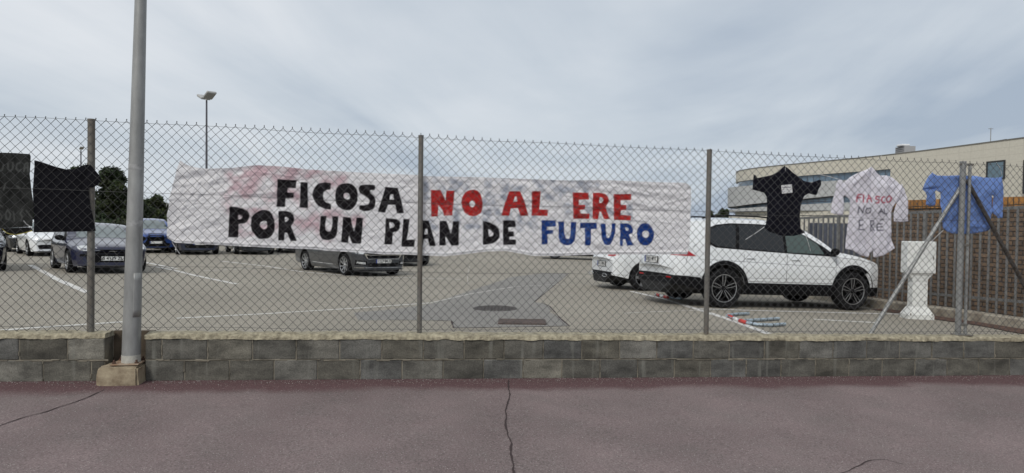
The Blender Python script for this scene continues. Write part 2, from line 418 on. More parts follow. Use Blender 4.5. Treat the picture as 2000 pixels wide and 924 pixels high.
LINES = [([(1232, 569), (1300, 585), (1357, 603), (1430, 626), (1508, 655)], .10, M_line),
         ([(1357, 603), (1480, 607), (1640, 611), (1770, 614)], .10, M_line),
         ([(1688, 596), (1790, 611), (1920, 631)], .14, M_line),
         ([(1590, 624), (1720, 631)], .10, M_line_worn),
         ([(60, 518), (110, 545), (172, 572)], .11, M_line),
         ([(-60, 650), (60, 641), (165, 634), (240, 629)], .09, M_line_worn),
         ([(345, 622), (520, 613), (700, 602), (840, 592)], .07, M_line_worn),
         ([(300, 520), (345, 529), (380, 538), (462, 555)], .10, M_line),
         ([(430, 510), (520, 520), (590, 531), (690, 539)], .09, M_line),
         ([(395, 529), (440, 527), (500, 524)], .06, M_line_worn),
         ([(700, 541), (810, 543), (900, 546)], .07, M_line_worn),
         ([(280, 512), (345, 525)], .10, M_line),
         ([(840, 592), (920, 574), (1006, 560), (1106, 555)], .03, M_line_worn),
         ([(1220, 612), (1310, 608), (1400, 606)], .03, M_line_worn)]
for px, w, m in LINES:
    ground_ribbon('parking_line', [gpt(*p) for p in px], w * 1.3, m, lift=.0035, jag=.12)
for px in ([(885, 641), (960, 640), (1112, 637), (1094, 622), (1073, 598), (1058, 592)], [(760, 625), (882, 627), (886, 641)], [(1044, 590), (1085, 556), (1112, 533)]):
    ground_ribbon('patch_seam', [gpt(*p) for p in px], .022, M_crack, lift=.0045, jag=.6, step=.08)

# street cracks
def street_crack(px, w):
    pts = []
    for p in px:
        d = ray(*p); t = 5.0
        for _ in range(40):
            q = CAM + d * t; t += (q[2] - road_z(q[0], q[1])) / (-d[2] + .02) * .8
        q = CAM + d * t; pts.append(Vector((q[0], q[1], 0)))
    out = []
    for a, b in zip(pts[:-1], pts[1:]):
        n = max(2, int((b - a).length / .025))
        out += [a.lerp(b, i / n) for i in range(n)]
    out.append(pts[-1]); vs = []; fs = []
    ph = rnd.uniform(0, 50)
    for i, p in enumerate(out):
        t = (out[min(i + 3, len(out) - 1)] - out[max(i - 3, 0)]).normalized(); nn = Vector((-t.y, t.x, 0))
        c = p + nn * float((fbm(i * .12 + ph, ph, 4) - .47) * .05)
        ww = w * (0.45 + 1.3 * float(vn(i * .5 + ph, 3.3)))
        for sgn in (-1, 1):
            q = c + nn * ww / 2 * sgn; vs.append((q.x, q.y, road_z(q.x, q.y) + .004))
        if i: fs.append((2 * i - 2, 2 * i - 1, 2 * i + 1, 2 * i))
    me = bpy.data.meshes.new('street_crack'); me.from_pydata(vs, [], fs); me.materials.append(M_crack); me.update()
    tag(link('street_crack', me), kind='structure')
street_crack([(993, 742), (995, 772), (988, 800), (990, 838), (998, 866), (999, 898), (1006, 940), (1012, 1000)], .011)
street_crack([(205, 762), (150, 785), (90, 804), (40, 817), (-10, 835), (-80, 850)], .009)
street_crack([(1640, 930), (1668, 912), (1700, 901), (1730, 899), (1762, 908)], .006)

# ------------------------------------------------------------------ block wall
def block_wall():
    root = empty('block_wall', fw(0, 0, -.437))
    tag(root, 'low grey concrete block wall with ochre mortar cap under the mesh fence', 'wall')
    inv = Matrix.Translation(-root.location)
    sL = pf(205, 700, -.1)[0]; sR = pf(283, 700, -.1)[0]
    s_joint = pf(906.5, 680, -.1)[0]
    mb = MB(); cols = []
    mo = MB(); cp = MB()
    def seg(a, b):
        for r in range(2):
            h1 = -.045 - .2 * r; off = 0 if r == 0 else -.205
            k0 = math.floor((a - s_joint - off) / .4); s = s_joint + off + k0 * .4
            while s < b:
                e0, e1 = max(s, a), min(s + .4, b)
                if e1 - e0 > .05:
                    n0 = len(mb.v)
                    g = .0045; tw = rnd.uniform(-.0025, .0025)
                    L_, H_ = e1 - e0 - 2 * g, .191
                    bm = MB(); bm.box((0, 0, 0), (L_, .2, H_), bev=.006)
                    c0 = (e0 + e1) / 2
                    vs = [fw(c0 + v[0], v[1] + tw, h1 - .1 + v[2] + rnd.uniform(-.0012, .0012)) - root.location for v in bm.v]
                    mb.add(vs, bm.f)
                    t = rnd.uniform(.066, .100) * (1.0 if rnd.random() > .15 else 1.45)
                    w_ = rnd.uniform(-.04, .1)
                    if abs(e1 - sL) < .01 and r == 0: t = .19
                    cols.extend([(t * (1.02 + w_ * .5), t, t * (.90 - w_))] * (len(mb.v) - n0))
                s += .4
        n = 8 * max(2, int((b - a) / .4))
        ss = np.linspace(a + .004, b - .004, n)
        for i in range(len(ss) - 1):          # mortar core
            vs = [fw(s_, o, h) - root.location for s_ in (ss[i], ss[i + 1]) for o in (-.0935, .0935) for h in (-.47, -.04)]
            mo.add(vs, [(0, 1, 5, 4), (2, 6, 7, 3), (1, 3, 7, 5)])
            if i == 0: mo.add(vs, [(0, 2, 3, 1)])
            if i == len(ss) - 2: mo.add(vs, [(4, 5, 7, 6)])
        # rough mortar cap
        ns = int((b - a) / .012); prof = [(-.108, -.05), (-.106, -.02), (-.092, -.004), (-.05, 0), (0, .004), (.06, .002), (.1, -.01), (.105, -.05)]
        vs = []; fs = []
        S_ = np.linspace(a - .003, b + .003, ns + 1)
        for i, s_ in enumerate(S_):
            for j, (o, h) in enumerate(prof):
                nz = (fbm(s_ * 9, j * 1.7 + 3) - .47) * .035 + (vn(s_ * 60, j * 3.1) - .5) * .007
                no = (fbm(s_ * 11 + 40, j * 1.3) - .47) * .03 + (vn(s_ * 70, j * 2.1 + 9) - .5) * .006
                if j == 0: nz *= .6
                vs.append(fw(s_, o + float(no), h + float(nz)) - root.location)
        J = len(prof)
        for i in range(ns):
            for j in range(J - 1): fs.append((i * J + j, (i + 1) * J + j, (i + 1) * J + j + 1, i * J + j + 1))
        fs += [tuple(range(J)), tuple(ns * J + j for j in range(J))[::-1]]
        cp.add(vs, fs)
    seg(-13.0, sL); seg(sR, 13.0)
    # loose ends of mortar squeezed from the joints
    for _ in range(260):
        s_ = rnd.uniform(-6.5, 6.5); r = rnd.random()
        if sL - .02 < s_ < sR + .02: continue
        h_ = -.248 + rnd.uniform(-.006, .006) if r < .65 else rnd.uniform(-.43, -.05)
        if r >= .65:
            off = 0 if h_ > -.245 else -.205; s_ = s_joint + off + round((s_ - s_joint - off) / .4) * .4
        L_, H_ = (rnd.uniform(.03, .14), rnd.uniform(.006, .014)) if r < .65 else (rnd.uniform(.008, .014), rnd.uniform(.02, .08))
        q = MB(); q.box((0, 0, 0), (L_, .012, H_), bev=.003)
        mo.add([fw(s_ + v[0], v[1] - .0985, h_ + v[2] + rnd.uniform(-.002, .002)) - root.location for v in q.v], q.f)
    ob = mb.build('blocks', M_block, root); set_col(ob.data, np.array(cols))
    mo.build('mortar', M_mortar, root)
    cp.build('cap', M_cap, root, sm=50)
    nb = MB()                       # thin back leaf of the notch behind the lamp post
    vs = [fw(s_, o, h) - root.location for s_ in (sL - .01, sR + .01) for o in (.11, .16) for h in (-.47, -.01)]
    nb.add(vs, [(0, 1, 5, 4), (2, 6, 7, 3), (1, 3, 7, 5), (0, 2, 3, 1), (4, 5, 7, 6)])
    nb.build('notch_infill', mat('ochre_infill', (.11, .085, .06), .95, noise=.5, nscale=9), root)
block_wall()

# ------------------------------------------------------------------ lamp post in front of the wall
def lamp_post():
    z0 = road_z(-3.4, 6.0)
    d = ray(256, 708); zt = z0 + .175
    t = (zt - 1.6) / d[2]; b = CAM + d * t
    root = empty('street_lamp', (b[0], b[1], z0), FANG)
    tag(root, 'tall tapering galvanised steel lamp post on a concrete footing in front of the wall', 'lamp post')
    # footing : rough block
    bm = bmesh.new(); bmesh.ops.create_cube(bm, size=1)
    bmesh.ops.bevel(bm, geom=bm.edges[:], offset=.05, segments=2, affect='EDGES')
    bmesh.ops.subdivide_edges(bm, edges=bm.edges[:], cuts=4, use_grid_fill=True)
    for v in bm.verts:
        x, y, z = v.co; w = .335 + .03 * (0.5 - z); 
        v.co = Vector((x * w - .060, y * .30 * (1 + .1 * (.5 - z)) - .01, (z + .5) * .26 - .10))
        v.co += Vector((float(vn(x * 9, z * 9 + y * 5)) - .5, float(vn(x * 8 + 4, z * 8)) - .5, (float(vn(x * 7, y * 7 + 9)) - .5) * .7)) * .022
    me = bpy.data.meshes.new('footing'); bm.to_mesh(me); bm.free(); me.materials.append(M_conc); smooth(me, 40); link('footing', me, root)
    mb = MB()
    mb.box((-.02, 0, .175), (.24, .21, .014), bev=.003)
    mb.build('base_plate', mat('rusty_plate', (.30, .25, .19), .8, .2, noise=.5, nscale=12, noise_col=(.2, .1, .05)), root)
    for sx in (-1, 1):
        for sy in (-1, 1):
            q = MB(); q.tube([(sx * .095 - .02, sy * .078, .18), (sx * .095 - .02, sy * .078, .215)], .009, 8); q.tube([(sx * .095 - .02, sy * .078, .18), (sx * .095 - .02, sy * .078, .195)], .017, 6)
            q.build('bolt', mat('rust', (.09, .05, .035), .9), root)
    L = 4.9; lean = .026
    mb = MB(); n = 28; prof = []
    for i in range(50):
        h = i / 49; prof.append(h)
    vs = []; fs = []
    for i, h in enumerate(prof):
        r = (.158 - (.158 - .099) * (h * L) / 3.25) / 2
        for k in range(n):
            a = k / n * 6.28318; vs.append((r * math.cos(a) + lean * h * L, r * math.sin(a), .18 + h * L))
    for i in range(49):
        for k in range(n): fs.append((i * n + k, i * n + (k + 1) % n, (i + 1) * n + (k + 1) % n, (i + 1) * n + k))
    mb.add(vs, fs); mb.build('pole', M_galv, root, sm=50)
    # pale weathering band painted low on the pole, joint rings, service hatch
    def ring(h, t_, dr, m, nm):
        r = (.158 - (.158 - .099) * h / 3.25) / 2 + dr; q = MB()
        q.lathe([(r - .004, -t_ / 2), (r, -t_ / 2 + .001), (r, t_ / 2 - .001), (r - .004, t_ / 2)], 28, c=(lean * h, 0, .18 + h)); q.build(nm, m, root, sm=60)
    Mw = mat('weathered_zinc', (.36, .365, .36), .7, .2, noise=.4, nscale=22)
    ring(.035, .07, .0012, mat('cement_smear', (.46, .45, .40), .9, noise=.3, nscale=20), 'cement_collar')
    ring(1.27, .055, .0008, Mw, 'joint_band'); ring(1.78, .05, .0008, Mw, 'joint_band')
    q = MB(); h0, h1 = .42, .82
    a0, a1 = math.radians(-68), math.radians(-12)
    vs = []; fs = []; na = 8
    for i, h in enumerate(np.linspace(h0, h1, 7)):
        r = (.158 - (.158 - .099) * h / 3.25) / 2 + .0008
        for k in range(na + 1):
            a = a0 + (a1 - a0) * k / na; vs.append((r * math.cos(a) + lean * h, r * math.sin(a), .18 + h))
    for i in range(6):
        for k in range(na): fs.append((i * (na + 1) + k, i * (na + 1) + k + 1, (i + 1) * (na + 1) + k + 1, (i + 1) * (na + 1) + k))
    q.add(vs, fs); hd = q.build('service_door', M_galv, root, sm=60)
    md = hd.modifiers.new('t', 'SOLIDIFY'); md.thickness = .0025; md.offset = 1
    q = MB(); r = .072; a = math.radians(-30); q.tube([(r * math.cos(a) + .02, r * math.sin(a), .955), (1.06 * r * math.cos(a) + .02, 1.06 * r * math.sin(a), .955)], .010, 12)
    q.build('door_lock', Mw, hd)
    # luminaire above the frame
    q = MB(); q.tube([(lean * L, 0, .18 + L - .02), (lean * L, -.1, L + .4), (lean * L, -.6, L + .55)], .028, 10); q.build('arm', M_galv, root, sm=50)
    q = MB(); q.box((lean * L, -.85, L + .56), (.22, .6, .1), bev=.03); q.build('lamp_head', M_galv, root)
lamp_post()

# ------------------------------------------------------------------ chain link fence
POST_PX = [177, 819, 1379, 1871]
POST_S = [pf(x, 645, 0)[0] for x in POST_PX]
def mesh_fence():
    root = empty('chain_link_fence', fw(0, 0, 0))
    tag(root, 'tall grey chain link mesh fence on steel posts along the top of the block wall', 'fence')
    R0 = root.location
    # --- diamond mesh
    a = .02145; hs = .0437; s0, s1 = -7.6, 8.6; H = 1.945
    nW = int((s1 - s0) / (2 * a)); nP = int(H / hs) + 2; OFF = -.062; r = .0027; K = 5
    j = np.arange(nP)[None, :]; k = np.arange(nW)[:, None]
    s = s0 + k * 2 * a + a * ((-1.0) ** (k + j))
    h = H - (j - 1) * hs * np.ones_like(s)
    jit = (vn(s * 1.3, h * 1.7) - .5) * .024 + (vn(s * 6, h * 5) - .5) * .005
    h = h + (vn(s * .9 + 7, h * 1.1) - .5) * .024 + (vn(s * 5 + 3, h * 6) - .5) * .005
    s = s + jit
    off = OFF + .0019 * ((-1.0) ** j) + (vn(s * .7 + 3, h * .8 + 5) - .5) * .018
    # knuckles: the first point is pulled up and over
    h[:, 0] = h[:, 1] + hs * .42; s[:, 0] = s[:, 1] + (s[:, 1] - s[:, 2]) * .06
    P = np.stack([s * FC - off * FS, 6.9 + s * FS + off * FC, 0.452 - SLOPE * s + h], -1) - np.array(R0)
    T = np.zeros_like(P); T[:, 1:-1] = P[:, 2:] - P[:, :-2]; T[:, 0] = P[:, 1] - P[:, 0]; T[:, -1] = P[:, -1] - P[:, -2]
    T /= np.linalg.norm(T, axis=-1, keepdims=True)
    nrm = np.array([-FS, FC, 0.0]); U = np.cross(T, nrm); U /= np.linalg.norm(U, axis=-1, keepdims=True); Wv = np.cross(T, U)
    ang = np.arange(K) / K * 2 * np.pi
    V = P[:, :, None, :] + r * (U[:, :, None, :] * np.cos(ang)[None, None, :, None] + Wv[:, :, None, :] * np.sin(ang)[None, None, :, None])
    base = (np.arange(nW)[:, None, None] * nP + np.arange(nP - 1)[None, :, None]) * K + np.arange(K)[None, None, :]
    b2 = (np.arange(nW)[:, None, None] * nP + np.arange(nP - 1)[None, :, None]) * K + ((np.arange(K) + 1) % K)[None, None, :]
    F = np.stack([base, b2, b2 + K, base + K], -1).reshape(-1, 4)
    me = bpy.data.meshes.new('mesh_panel'); me.from_pydata(V.reshape(-1, 3).tolist(), [], F.tolist()); me.materials.append(M_wire); smooth(me, 80)
    link('mesh_panel', me, root)
    # --- line wires
    for hh, rr in ((H - .015, .0016), (1.292, .0017), (.615, .0016), (.05, .0016)):
        pts = []
        for s_ in np.arange(-7.6, 8.6, .25):
            pts.append(fw(s_, -.067 + .004 * math.sin(s_ * 2), hh + .006 * math.sin(s_ * 1.3) + .004 * math.sin(s_ * 4)) - R0)
        q = MB(); q.tube(pts, rr, 5); q.build('line_wire', M_wire, root, sm=80)
    # --- posts
    allp = [(POST_S[0] - 3.02, .030, 1.95, 0), (POST_S[0], .031, 1.965, .006), (POST_S[1], .025, 1.965, .0), (POST_S[2], .0265, 1.965, .0)]
    for (s_, r_, H_, lean) in allp:
        q = MB(); pts = [fw(s_ + lean * t * H_, 0, -.02 + t * H_) - R0 for t in np.linspace(0, 1, 14)]
        q.tube(pts, r_, 20); q.tube([pts[-1], pts[-1] + Vector((0, 0, .012))], r_ + .003, 20)
        q.build('post', M_galv2, root, sm=50)
    s3 = POST_S[3]
    q = MB(); q.tube([fw(s3, 0, -.02) - R0, fw(s3 + .006, 0, 1.96) - R0], .031, 20); q.tube([fw(s3 + .006, 0, 1.95) - R0, fw(s3 + .006, 0, 1.965) - R0], .035, 20); q.build('post', M_galv, root, sm=50)
    s4 = s3 + .092
    q = MB(); q.tube([fw(s4, .0, -.02) - R0, fw(s4 + .004, 0, 1.94) - R0], .0165, 14); q.build('post', M_galv, root, sm=50)
    for hh in (1.93, 1.02, .12):
        q = MB(); c = fw((s3 + s4) / 2 + .004, -.002, hh) - R0
        q.box(c, (.17 if hh > 1.5 else .12, .03, .02 if hh > 1.5 else .028), rot=Matrix.Rotation(FANG, 3, 'Z'), bev=.004)
        q.build('clamp', M_galv2, root)
    q = MB(); q.box(fw(s3 + .05, 0, .006) - R0, (.19, .13, .012), rot=Matrix.Rotation(FANG, 3, 'Z'), bev=.003); q.build('base_plate', M_galv2, root)
    # --- braces
    a0 = pf(1874, 366, .045); a1 = pf(1697, 652, .045)
    q = MB(); q.tube([fw(a0[0], .03, a0[1]) - R0, fw(a1[0], .045, a1[1] - .03) - R0], .022, 16); q.build('brace', M_galv, root, sm=50)
    b0 = pf(1886, 352, .045); b1 = pf(1999, 556, .045); k_ = (b1[1] + .02) / (b0[1] - b1[1])
    q = MB(); q.tube([fw(b0[0], .03, b0[1]) - R0, fw(b1[0] + (b1[0] - b0[0]) * k_, .045, -.02) - R0], .022, 16)
    q.build('brace', mat('weathered_brace', (.075, .065, .055), .85, noise=.5, nscale=20, noise_col=(.03, .022, .018)), root, sm=50)
    for s_ in (POST_S[3] - 3.02 * -1,):
        q = MB(); pts = [fw(s_, 0, -.02) - R0, fw(s_, 0, 1.95) - R0]; q.tube(pts, .026, 20); q.build('post', M_galv2, root, sm=50)
mesh_fence()

# ------------------------------------------------------------------ polygon painting helpers
def inside(X, Y, poly):
    r = np.zeros(X.shape, bool); n = len(poly)
    for i in range(n):
        x1, y1 = poly[i]; x2, y2 = poly[(i + 1) % n]
        if y1 == y2: continue
        c = ((y1 > Y) != (y2 > Y)) & (X < (x2 - x1) * (Y - y1) / (y2 - y1) + x1); r ^= c
    return r
def seg_dist(X, Y, pts, closed=False):
    d = np.full(X.shape, 1e9); L = list(zip(pts[:-1], pts[1:])) + ([(pts[-1], pts[0])] if closed else [])
    for (x1, y1), (x2, y2) in L:
        dx, dy = x2 - x1, y2 - y1; q = dx * dx + dy * dy + 1e-9
        t = np.clip(((X - x1) * dx + (Y - y1) * dy) / q, 0, 1)
        d = np.minimum(d, np.hypot(X - x1 - t * dx, Y - y1 - t * dy))
    return d
def zc(ox, oy, sc, pts): return [(ox + x / sc, oy + y / sc) for x, y in pts]
Z = 11.547
LET = {'k': [], 'r': [], 'b': []}
def L_(c, ox, oy, sc, outer, hole=None):
    LET[c].append((zc(ox, oy, sc, outer), zc(ox, oy, sc, hole) if hole else None))
A_ = (530, 340, Z)
L_('k', *A_, [(140,115),(565,140),(550,320),(368,312),(366,415),(508,418),(505,535),(322,545),(300,750),(110,738),(125,560)])
L_('k', *A_, [(658,185),(825,185),(822,380),(828,770),(640,755),(650,400)])
L_('k', *A_, [(1342,200),(1330,350),(1240,360),(1175,400),(1165,500),(1190,590),(1240,640),(1340,675),(1350,805),(1200,785),(1060,720),(985,630),(940,540),(925,460),(945,360),(1000,265),(1050,215),(1200,185)])
B_ = (660, 340, Z)
L_('k', *B_, [(230,208),(300,220),(370,265),(430,350),(450,450),(440,600),(400,700),(340,770),(270,815),(190,818),(100,795),(10,740),(-40,660),(-62,540),(-55,420),(-35,320),(30,245),(110,215)], [(190,425),(240,440),(275,510),(265,560),(210,580),(150,550),(125,490),(140,440)])
L_('k', *B_, [(840,250),(840,365),(750,365),(725,380),(740,430),(830,510),(853,610),(840,720),(790,790),(700,830),(600,840),(480,800),(485,700),(600,708),(690,680),(718,610),(690,550),(600,490),(500,430),(468,370),(468,310),(500,260),(560,243),(700,240)])
L_('k', *B_, [(1075,290),(1350,315),(1430,600),(1490,885),(1330,885),(1290,695),(1130,690),(1062,875),(900,850)], [(1185,460),(1245,460),(1260,578),(1165,575)])
C_ = (430, 395, Z)
L_('k', *C_, [(220,95),(400,110),(520,145),(620,200),(662,270),(655,340),(610,430),(540,475),(425,495),(400,795),(175,790)], [(408,290),(470,290),(500,330),(470,375),(405,380)])
L_('k', *C_, [(1000,172),(1120,200),(1180,270),(1215,380),(1240,520),(1225,650),(1160,760),(1080,815),(950,830),(860,822),(790,750),(720,650),(690,540),(690,430),(705,330),(760,270),(860,205),(930,178)], [(1000,420),(1050,440),(1062,520),(1050,590),(990,612),(930,580),(893,520),(920,450)])
L_('k', *C_, [(1320,195),(1500,200),(1600,225),(1660,290),(1675,380),(1650,470),(1600,540),(1640,650),(1730,875),(1580,875),(1510,690),(1455,690),(1435,865),(1305,858),(1315,600)], [(1460,335),(1520,345),(1550,380),(1520,420),(1465,450)])
D_ = (570, 405, Z)
L_('k', *D_, [(645,195),(785,195),(770,260),(750,400),(765,500),(820,550),(870,540),(895,480),(915,350),(915,200),(1045,200),(1035,420),(1020,600),(960,690),(860,735),(770,742),(680,715),(635,640),(622,520),(640,330)])
L_('k', *D_, [(1155,210),(1335,230),(1360,400),(1405,545),(1445,380),(1455,230),(1605,235),(1590,500),(1560,820),(1360,810),(1285,630),(1270,800),(1110,790),(1140,400)])
E_ = (740, 415, 12.5)
L_('k', *E_, [(165,140),(330,150),(440,165),(510,210),(525,280),(500,400),(440,465),(345,485),(325,785),(130,780),(155,450)], [(255,238),(330,245),(385,310),(350,365),(262,390)])
L_('k', *E_, [(600,155),(748,160),(720,460),(675,665),(880,665),(865,840),(552,835),(570,480)])
L_('k', *E_, [(1060,200),(1215,200),(1260,340),(1395,820),(1235,822),(1190,640),(1100,650),(1070,830),(930,825)], [(1130,400),(1180,405),(1195,530),(1105,535)])
L_('k', *E_, [(1480,210),(1650,205),(1700,350),(1760,520),(1800,330),(1800,215),(1958,212),(1950,808),(1770,808),(1625,580),(1635,805),(1478,808)])
F_ = (830, 360, Z)
L_('r', *F_, [(130,130),(350,130),(465,360),(485,140),(668,145),(650,400),(620,700),(430,712),(400,590),(300,460),(290,725),(140,728)])
L_('r', *F_, [(1100,118),(1190,140),(1260,220),(1290,330),(1305,440),(1295,560),(1260,650),(1170,705),(1080,720),(990,705),(900,640),(850,550),(822,430),(835,300),(900,190),(990,135)], [(1060,362),(1110,385),(1135,440),(1110,500),(1070,520),(1020,490),(1000,430),(1020,380)])
G_ = (970, 360, Z)
L_('r', *G_, [(285,155),(535,155),(580,270),(650,440),(725,705),(540,715),(480,535),(320,550),(280,710),(105,705),(190,420)], [(410,280),(450,270),(470,385),(380,400)])
L_('r', *G_, [(795,155),(992,155),(970,565),(1160,575),(1155,715),(795,705)])
H_ = (1100, 365, Z)
L_('r', *H_, [(220,125),(575,135),(588,285),(360,288),(365,400),(505,405),(500,505),(385,520),(395,600),(598,605),(590,722),(230,722)])
L_('r', *H_, [(675,135),(850,135),(950,160),(1010,220),(1035,310),(1020,370),(965,440),(1000,570),(1060,725),(925,730),(860,560),(822,560),(795,735),(670,725)], [(820,230),(880,250),(910,300),(880,355),(820,365)])
L_('r', *H_, [(1145,165),(1545,160),(1530,295),(1305,300),(1305,405),(1430,410),(1430,520),(1305,530),(1305,635),(1530,650),(1525,755),(1145,745)])
I_ = (930, 415, Z)
L_('k', *I_, [(155,185),(320,230),(440,290),(510,370),(532,470),(525,560),(470,640),(380,700),(150,735)], [(270,380),(310,385),(395,470),(370,530),(290,545)])
L_('k', *I_, [(605,180),(885,178),(900,330),(725,335),(735,430),(850,428),(858,540),(748,548),(750,612),(900,610),(895,725),(610,735)])
J_ = (1050, 415, 11.55)
L_('b', *J_, [(90,175),(415,175),(415,318),(215,325),(215,395),(355,400),(350,480),(225,490),(225,720),(90,720)])
L_('b', *J_, [(472,205),(598,200),(600,440),(640,580),(700,600),(740,540),(755,215),(878,215),(860,450),(835,640),(770,715),(680,742),(590,730),(510,670),(475,560)])
L_('b', *J_, [(955,230),(1340,232),(1340,370),(1210,375),(1190,745),(1062,745),(1065,355),(955,350)])
K_ = (1160, 415, 11.554)
L_('b', *K_, [(148,250),(268,250),(270,440),(285,560),(330,580),(365,530),(400,350),(405,245),(497,245),(480,420),(430,620),(370,720),(300,740),(220,715),(175,600)])
L_('b', *K_, [(590,245),(760,245),(850,290),(892,380),(870,460),(785,500),(820,600),(895,745),(745,748),(700,600),(650,610),(645,755),(580,755)], [(700,340),(740,335),(785,370),(770,410),(720,410)])
L_('b', *K_, [(1160,240),(1240,255),(1320,350),(1355,460),(1345,580),(1290,690),(1200,740),(1110,740),(1030,700),(980,600),(962,480),(985,380),(1050,280),(1100,250)], [(1160,405),(1215,425),(1245,480),(1220,550),(1165,580),(1105,540),(1085,480),(1105,430)])

def cloth_mat(name, rough=.8, trans=0.0, bump=.0015, bscale=60, st=(1, 1, 1)):
    m = mat(name, (1, 1, 1), rough, attr='Col', bump=bump, bscale=bscale, spec=.12, stretch=st)
    if trans > 0:
        nt = m.node_tree; b = nt.nodes['Principled BSDF']; out = nt.nodes['Material Output']
        tr = nt.nodes.new('ShaderNodeBsdfTranslucent'); a = nt.nodes.new('ShaderNodeAttribute'); a.attribute_name = 'Col'
        nt.links.new(a.outputs['Color'], tr.inputs[0])
        mx = nt.nodes.new('ShaderNodeMixShader'); mx.inputs[0].default_value = trans
        nt.links.new(b.outputs[0], mx.inputs[1]); nt.links.new(tr.outputs[0], mx.inputs[2]); nt.links.new(mx.outputs[0], out.inputs[0])
    return m

# ------------------------------------------------------------------ banner
def banner():
    top = [(349,313),(353,314),(358,318),(370,323),(384,327),(405,329.5),(456,328),(485,324),(506,322.5),(549,325),(604,331),(690,336),(748,339),(818,342),(828,344),(938,346),(1042,350),(1112,352.5),(1181,351.5),(1285,356),(1335,357),(1342,359)]
    bot = [(327,464),(335,471),(343,474),(395,477),(467,481),(538,484.5),(620,487),(636,489.6),(700,493),(748,497),(788,497),(835,499),(869,500.5),(914,495.6),(950,491),(987,490),(1015,495),(1042,499.8),(1094,499.8),(1164,497),(1250,497),(1342,497)]
    left = [(313,349),(347,341.6),(381,332),(395,330),(421,325),(443,326),(464,327)]
    right = [(359,1342),(366,1349),(385,1350),(434,1349),(479,1346),(497,1342)]
    U = np.arange(0, 1.0000001, 1 / 790); V = np.arange(0, 1.0000001, 1 / 132)
    v, u = np.meshgrid(V, U, indexing='ij')
    tx = 349 + (1342 - 349) * u; bx = 327 + (1342 - 327) * u
    ty = np.interp(tx, *zip(*top)); by = np.interp(bx, *zip(*bot))
    Y = ty * (1 - v) + by * v
    xl = np.interp(Y, *zip(*left)); xr = np.interp(Y, *zip(*right))
    X = xl + (xr - xl) * u
    # folds: broad slack, diagonal pulls from the ties, crumpling of the thin sheet
    D = (fbm(X / 150, Y / 60, 3) - .45) * .034
    ca, sa = math.cos(.35), math.sin(.35)
    p, q = X * ca - Y * sa, X * sa + Y * ca
    D += (fbm(p / 80 + 3, q / 17 + 8, 4) - .45) * .034 * np.clip(1.35 - np.abs(X - 400) / 220, 0.08, 1)
    p2, q2 = X * ca + Y * sa, -X * sa + Y * ca
    D += (fbm(p2 / 90 + 13, q2 / 15 + 2, 4) - .45) * .026 * np.clip(1.3 - np.abs(X - 1220) / 200, 0.06, 1)
    cr1 = fbm(X / 16, Y / 11, 4); cr2 = fbm(X / 15 + 40, Y / 13 + 9, 4)
    D += (np.abs(cr1 - cr2)) * -.026 + (np.abs(fbm(X / 42 + 5, Y / 30, 3) - fbm(X / 38 + 60, Y / 34 + 4, 3))) * -.020 + .006
    # vertical scallops at the right
    D += .006 * np.exp(-((Y - 381 - (X - 332) * .035) / 4) ** 2) * 1.0            # pressed against the line wire
    D += -.012 * np.exp(-((X - 828) / 16) ** 2)
    # ridge folds from the upper left corner
    for (x1, y1, x2, y2, am, w) in ((349, 316, 400, 368, .02, 7), (352, 350, 520, 326, .018, 8), (335, 372, 470, 352, .012, 6), (1000, 352, 1345, 395, .010, 6), (1080, 354, 1345, 372, .012, 5),
                                    (1120, 385, 1346, 432, .007, 6), (560, 400, 720, 470, .006, 8), (930, 470, 1040, 495, .010, 6), (860, 495, 930, 470, .008, 6)):
        D += am * np.exp(-(seg_dist(X, Y, [(x1, y1), (x2, y2)]) / w) ** 2)
    rc = random.Random(12)
    for _ in range(95):                                                            # long sharp creases, mostly near the two ends
        cx = rc.choice([rc.gauss(440, 90), rc.gauss(1230, 90), rc.uniform(340, 1330)]); cy = rc.uniform(330, 490); an = rc.gauss(-.30 if cx < 620 else .25, .30); ln = rc.uniform(18, 80)
        D += rc.choice([-1, 1]) * rc.uniform(.0025, .006) * np.exp(-(seg_dist(X, Y, [(cx - ln * math.cos(an), cy - ln * math.sin(an)), (cx + ln * math.cos(an), cy + ln * math.sin(an) + rc.uniform(-6, 6))]) / rc.uniform(1.6, 3.4)) ** 2)
    D += -.010 * np.exp(-((v - .965) / .012) ** 2)                                 # sewn hem
    D += -.004 * (v > .965)
    off0 = .052
    s, h = pfv(X, Y, off0)
    OFF = np.clip(off0 + D, .006, .14)
    pxs = s * FC - OFF * FS; pys = 6.9 + s * FS + OFF * FC; pzs = 0.452 - SLOPE * s + h
    ctr = Vector((float(pxs.mean()), float(pys.mean()), float(pzs.mean())))
    P = np.stack([pxs, pys, pzs], -1).reshape(-1, 3) - np.array(ctr)
    nv, nu = X.shape
    idx = np.arange(nv * nu).reshape(nv, nu)
    F = np.stack([idx[1:, :-1], idx[1:, 1:], idx[:-1, 1:], idx[:-1, :-1]], -1).reshape(-1, 4)
    # colour of the sheet and the paint on it
    base = np.array([.86, .855, .86]) * (1 + (fbm(X / 40, Y / 30, 3)[..., None] - .47) * .16)
    base *= np.array([1, .99, 1.0])
    def blend(c, m_): nonlocal base; base = base * (1 - m_[..., None]) + np.array(c) * m_[..., None]
    # pink show-through on the left
    pink = np.zeros(X.shape)
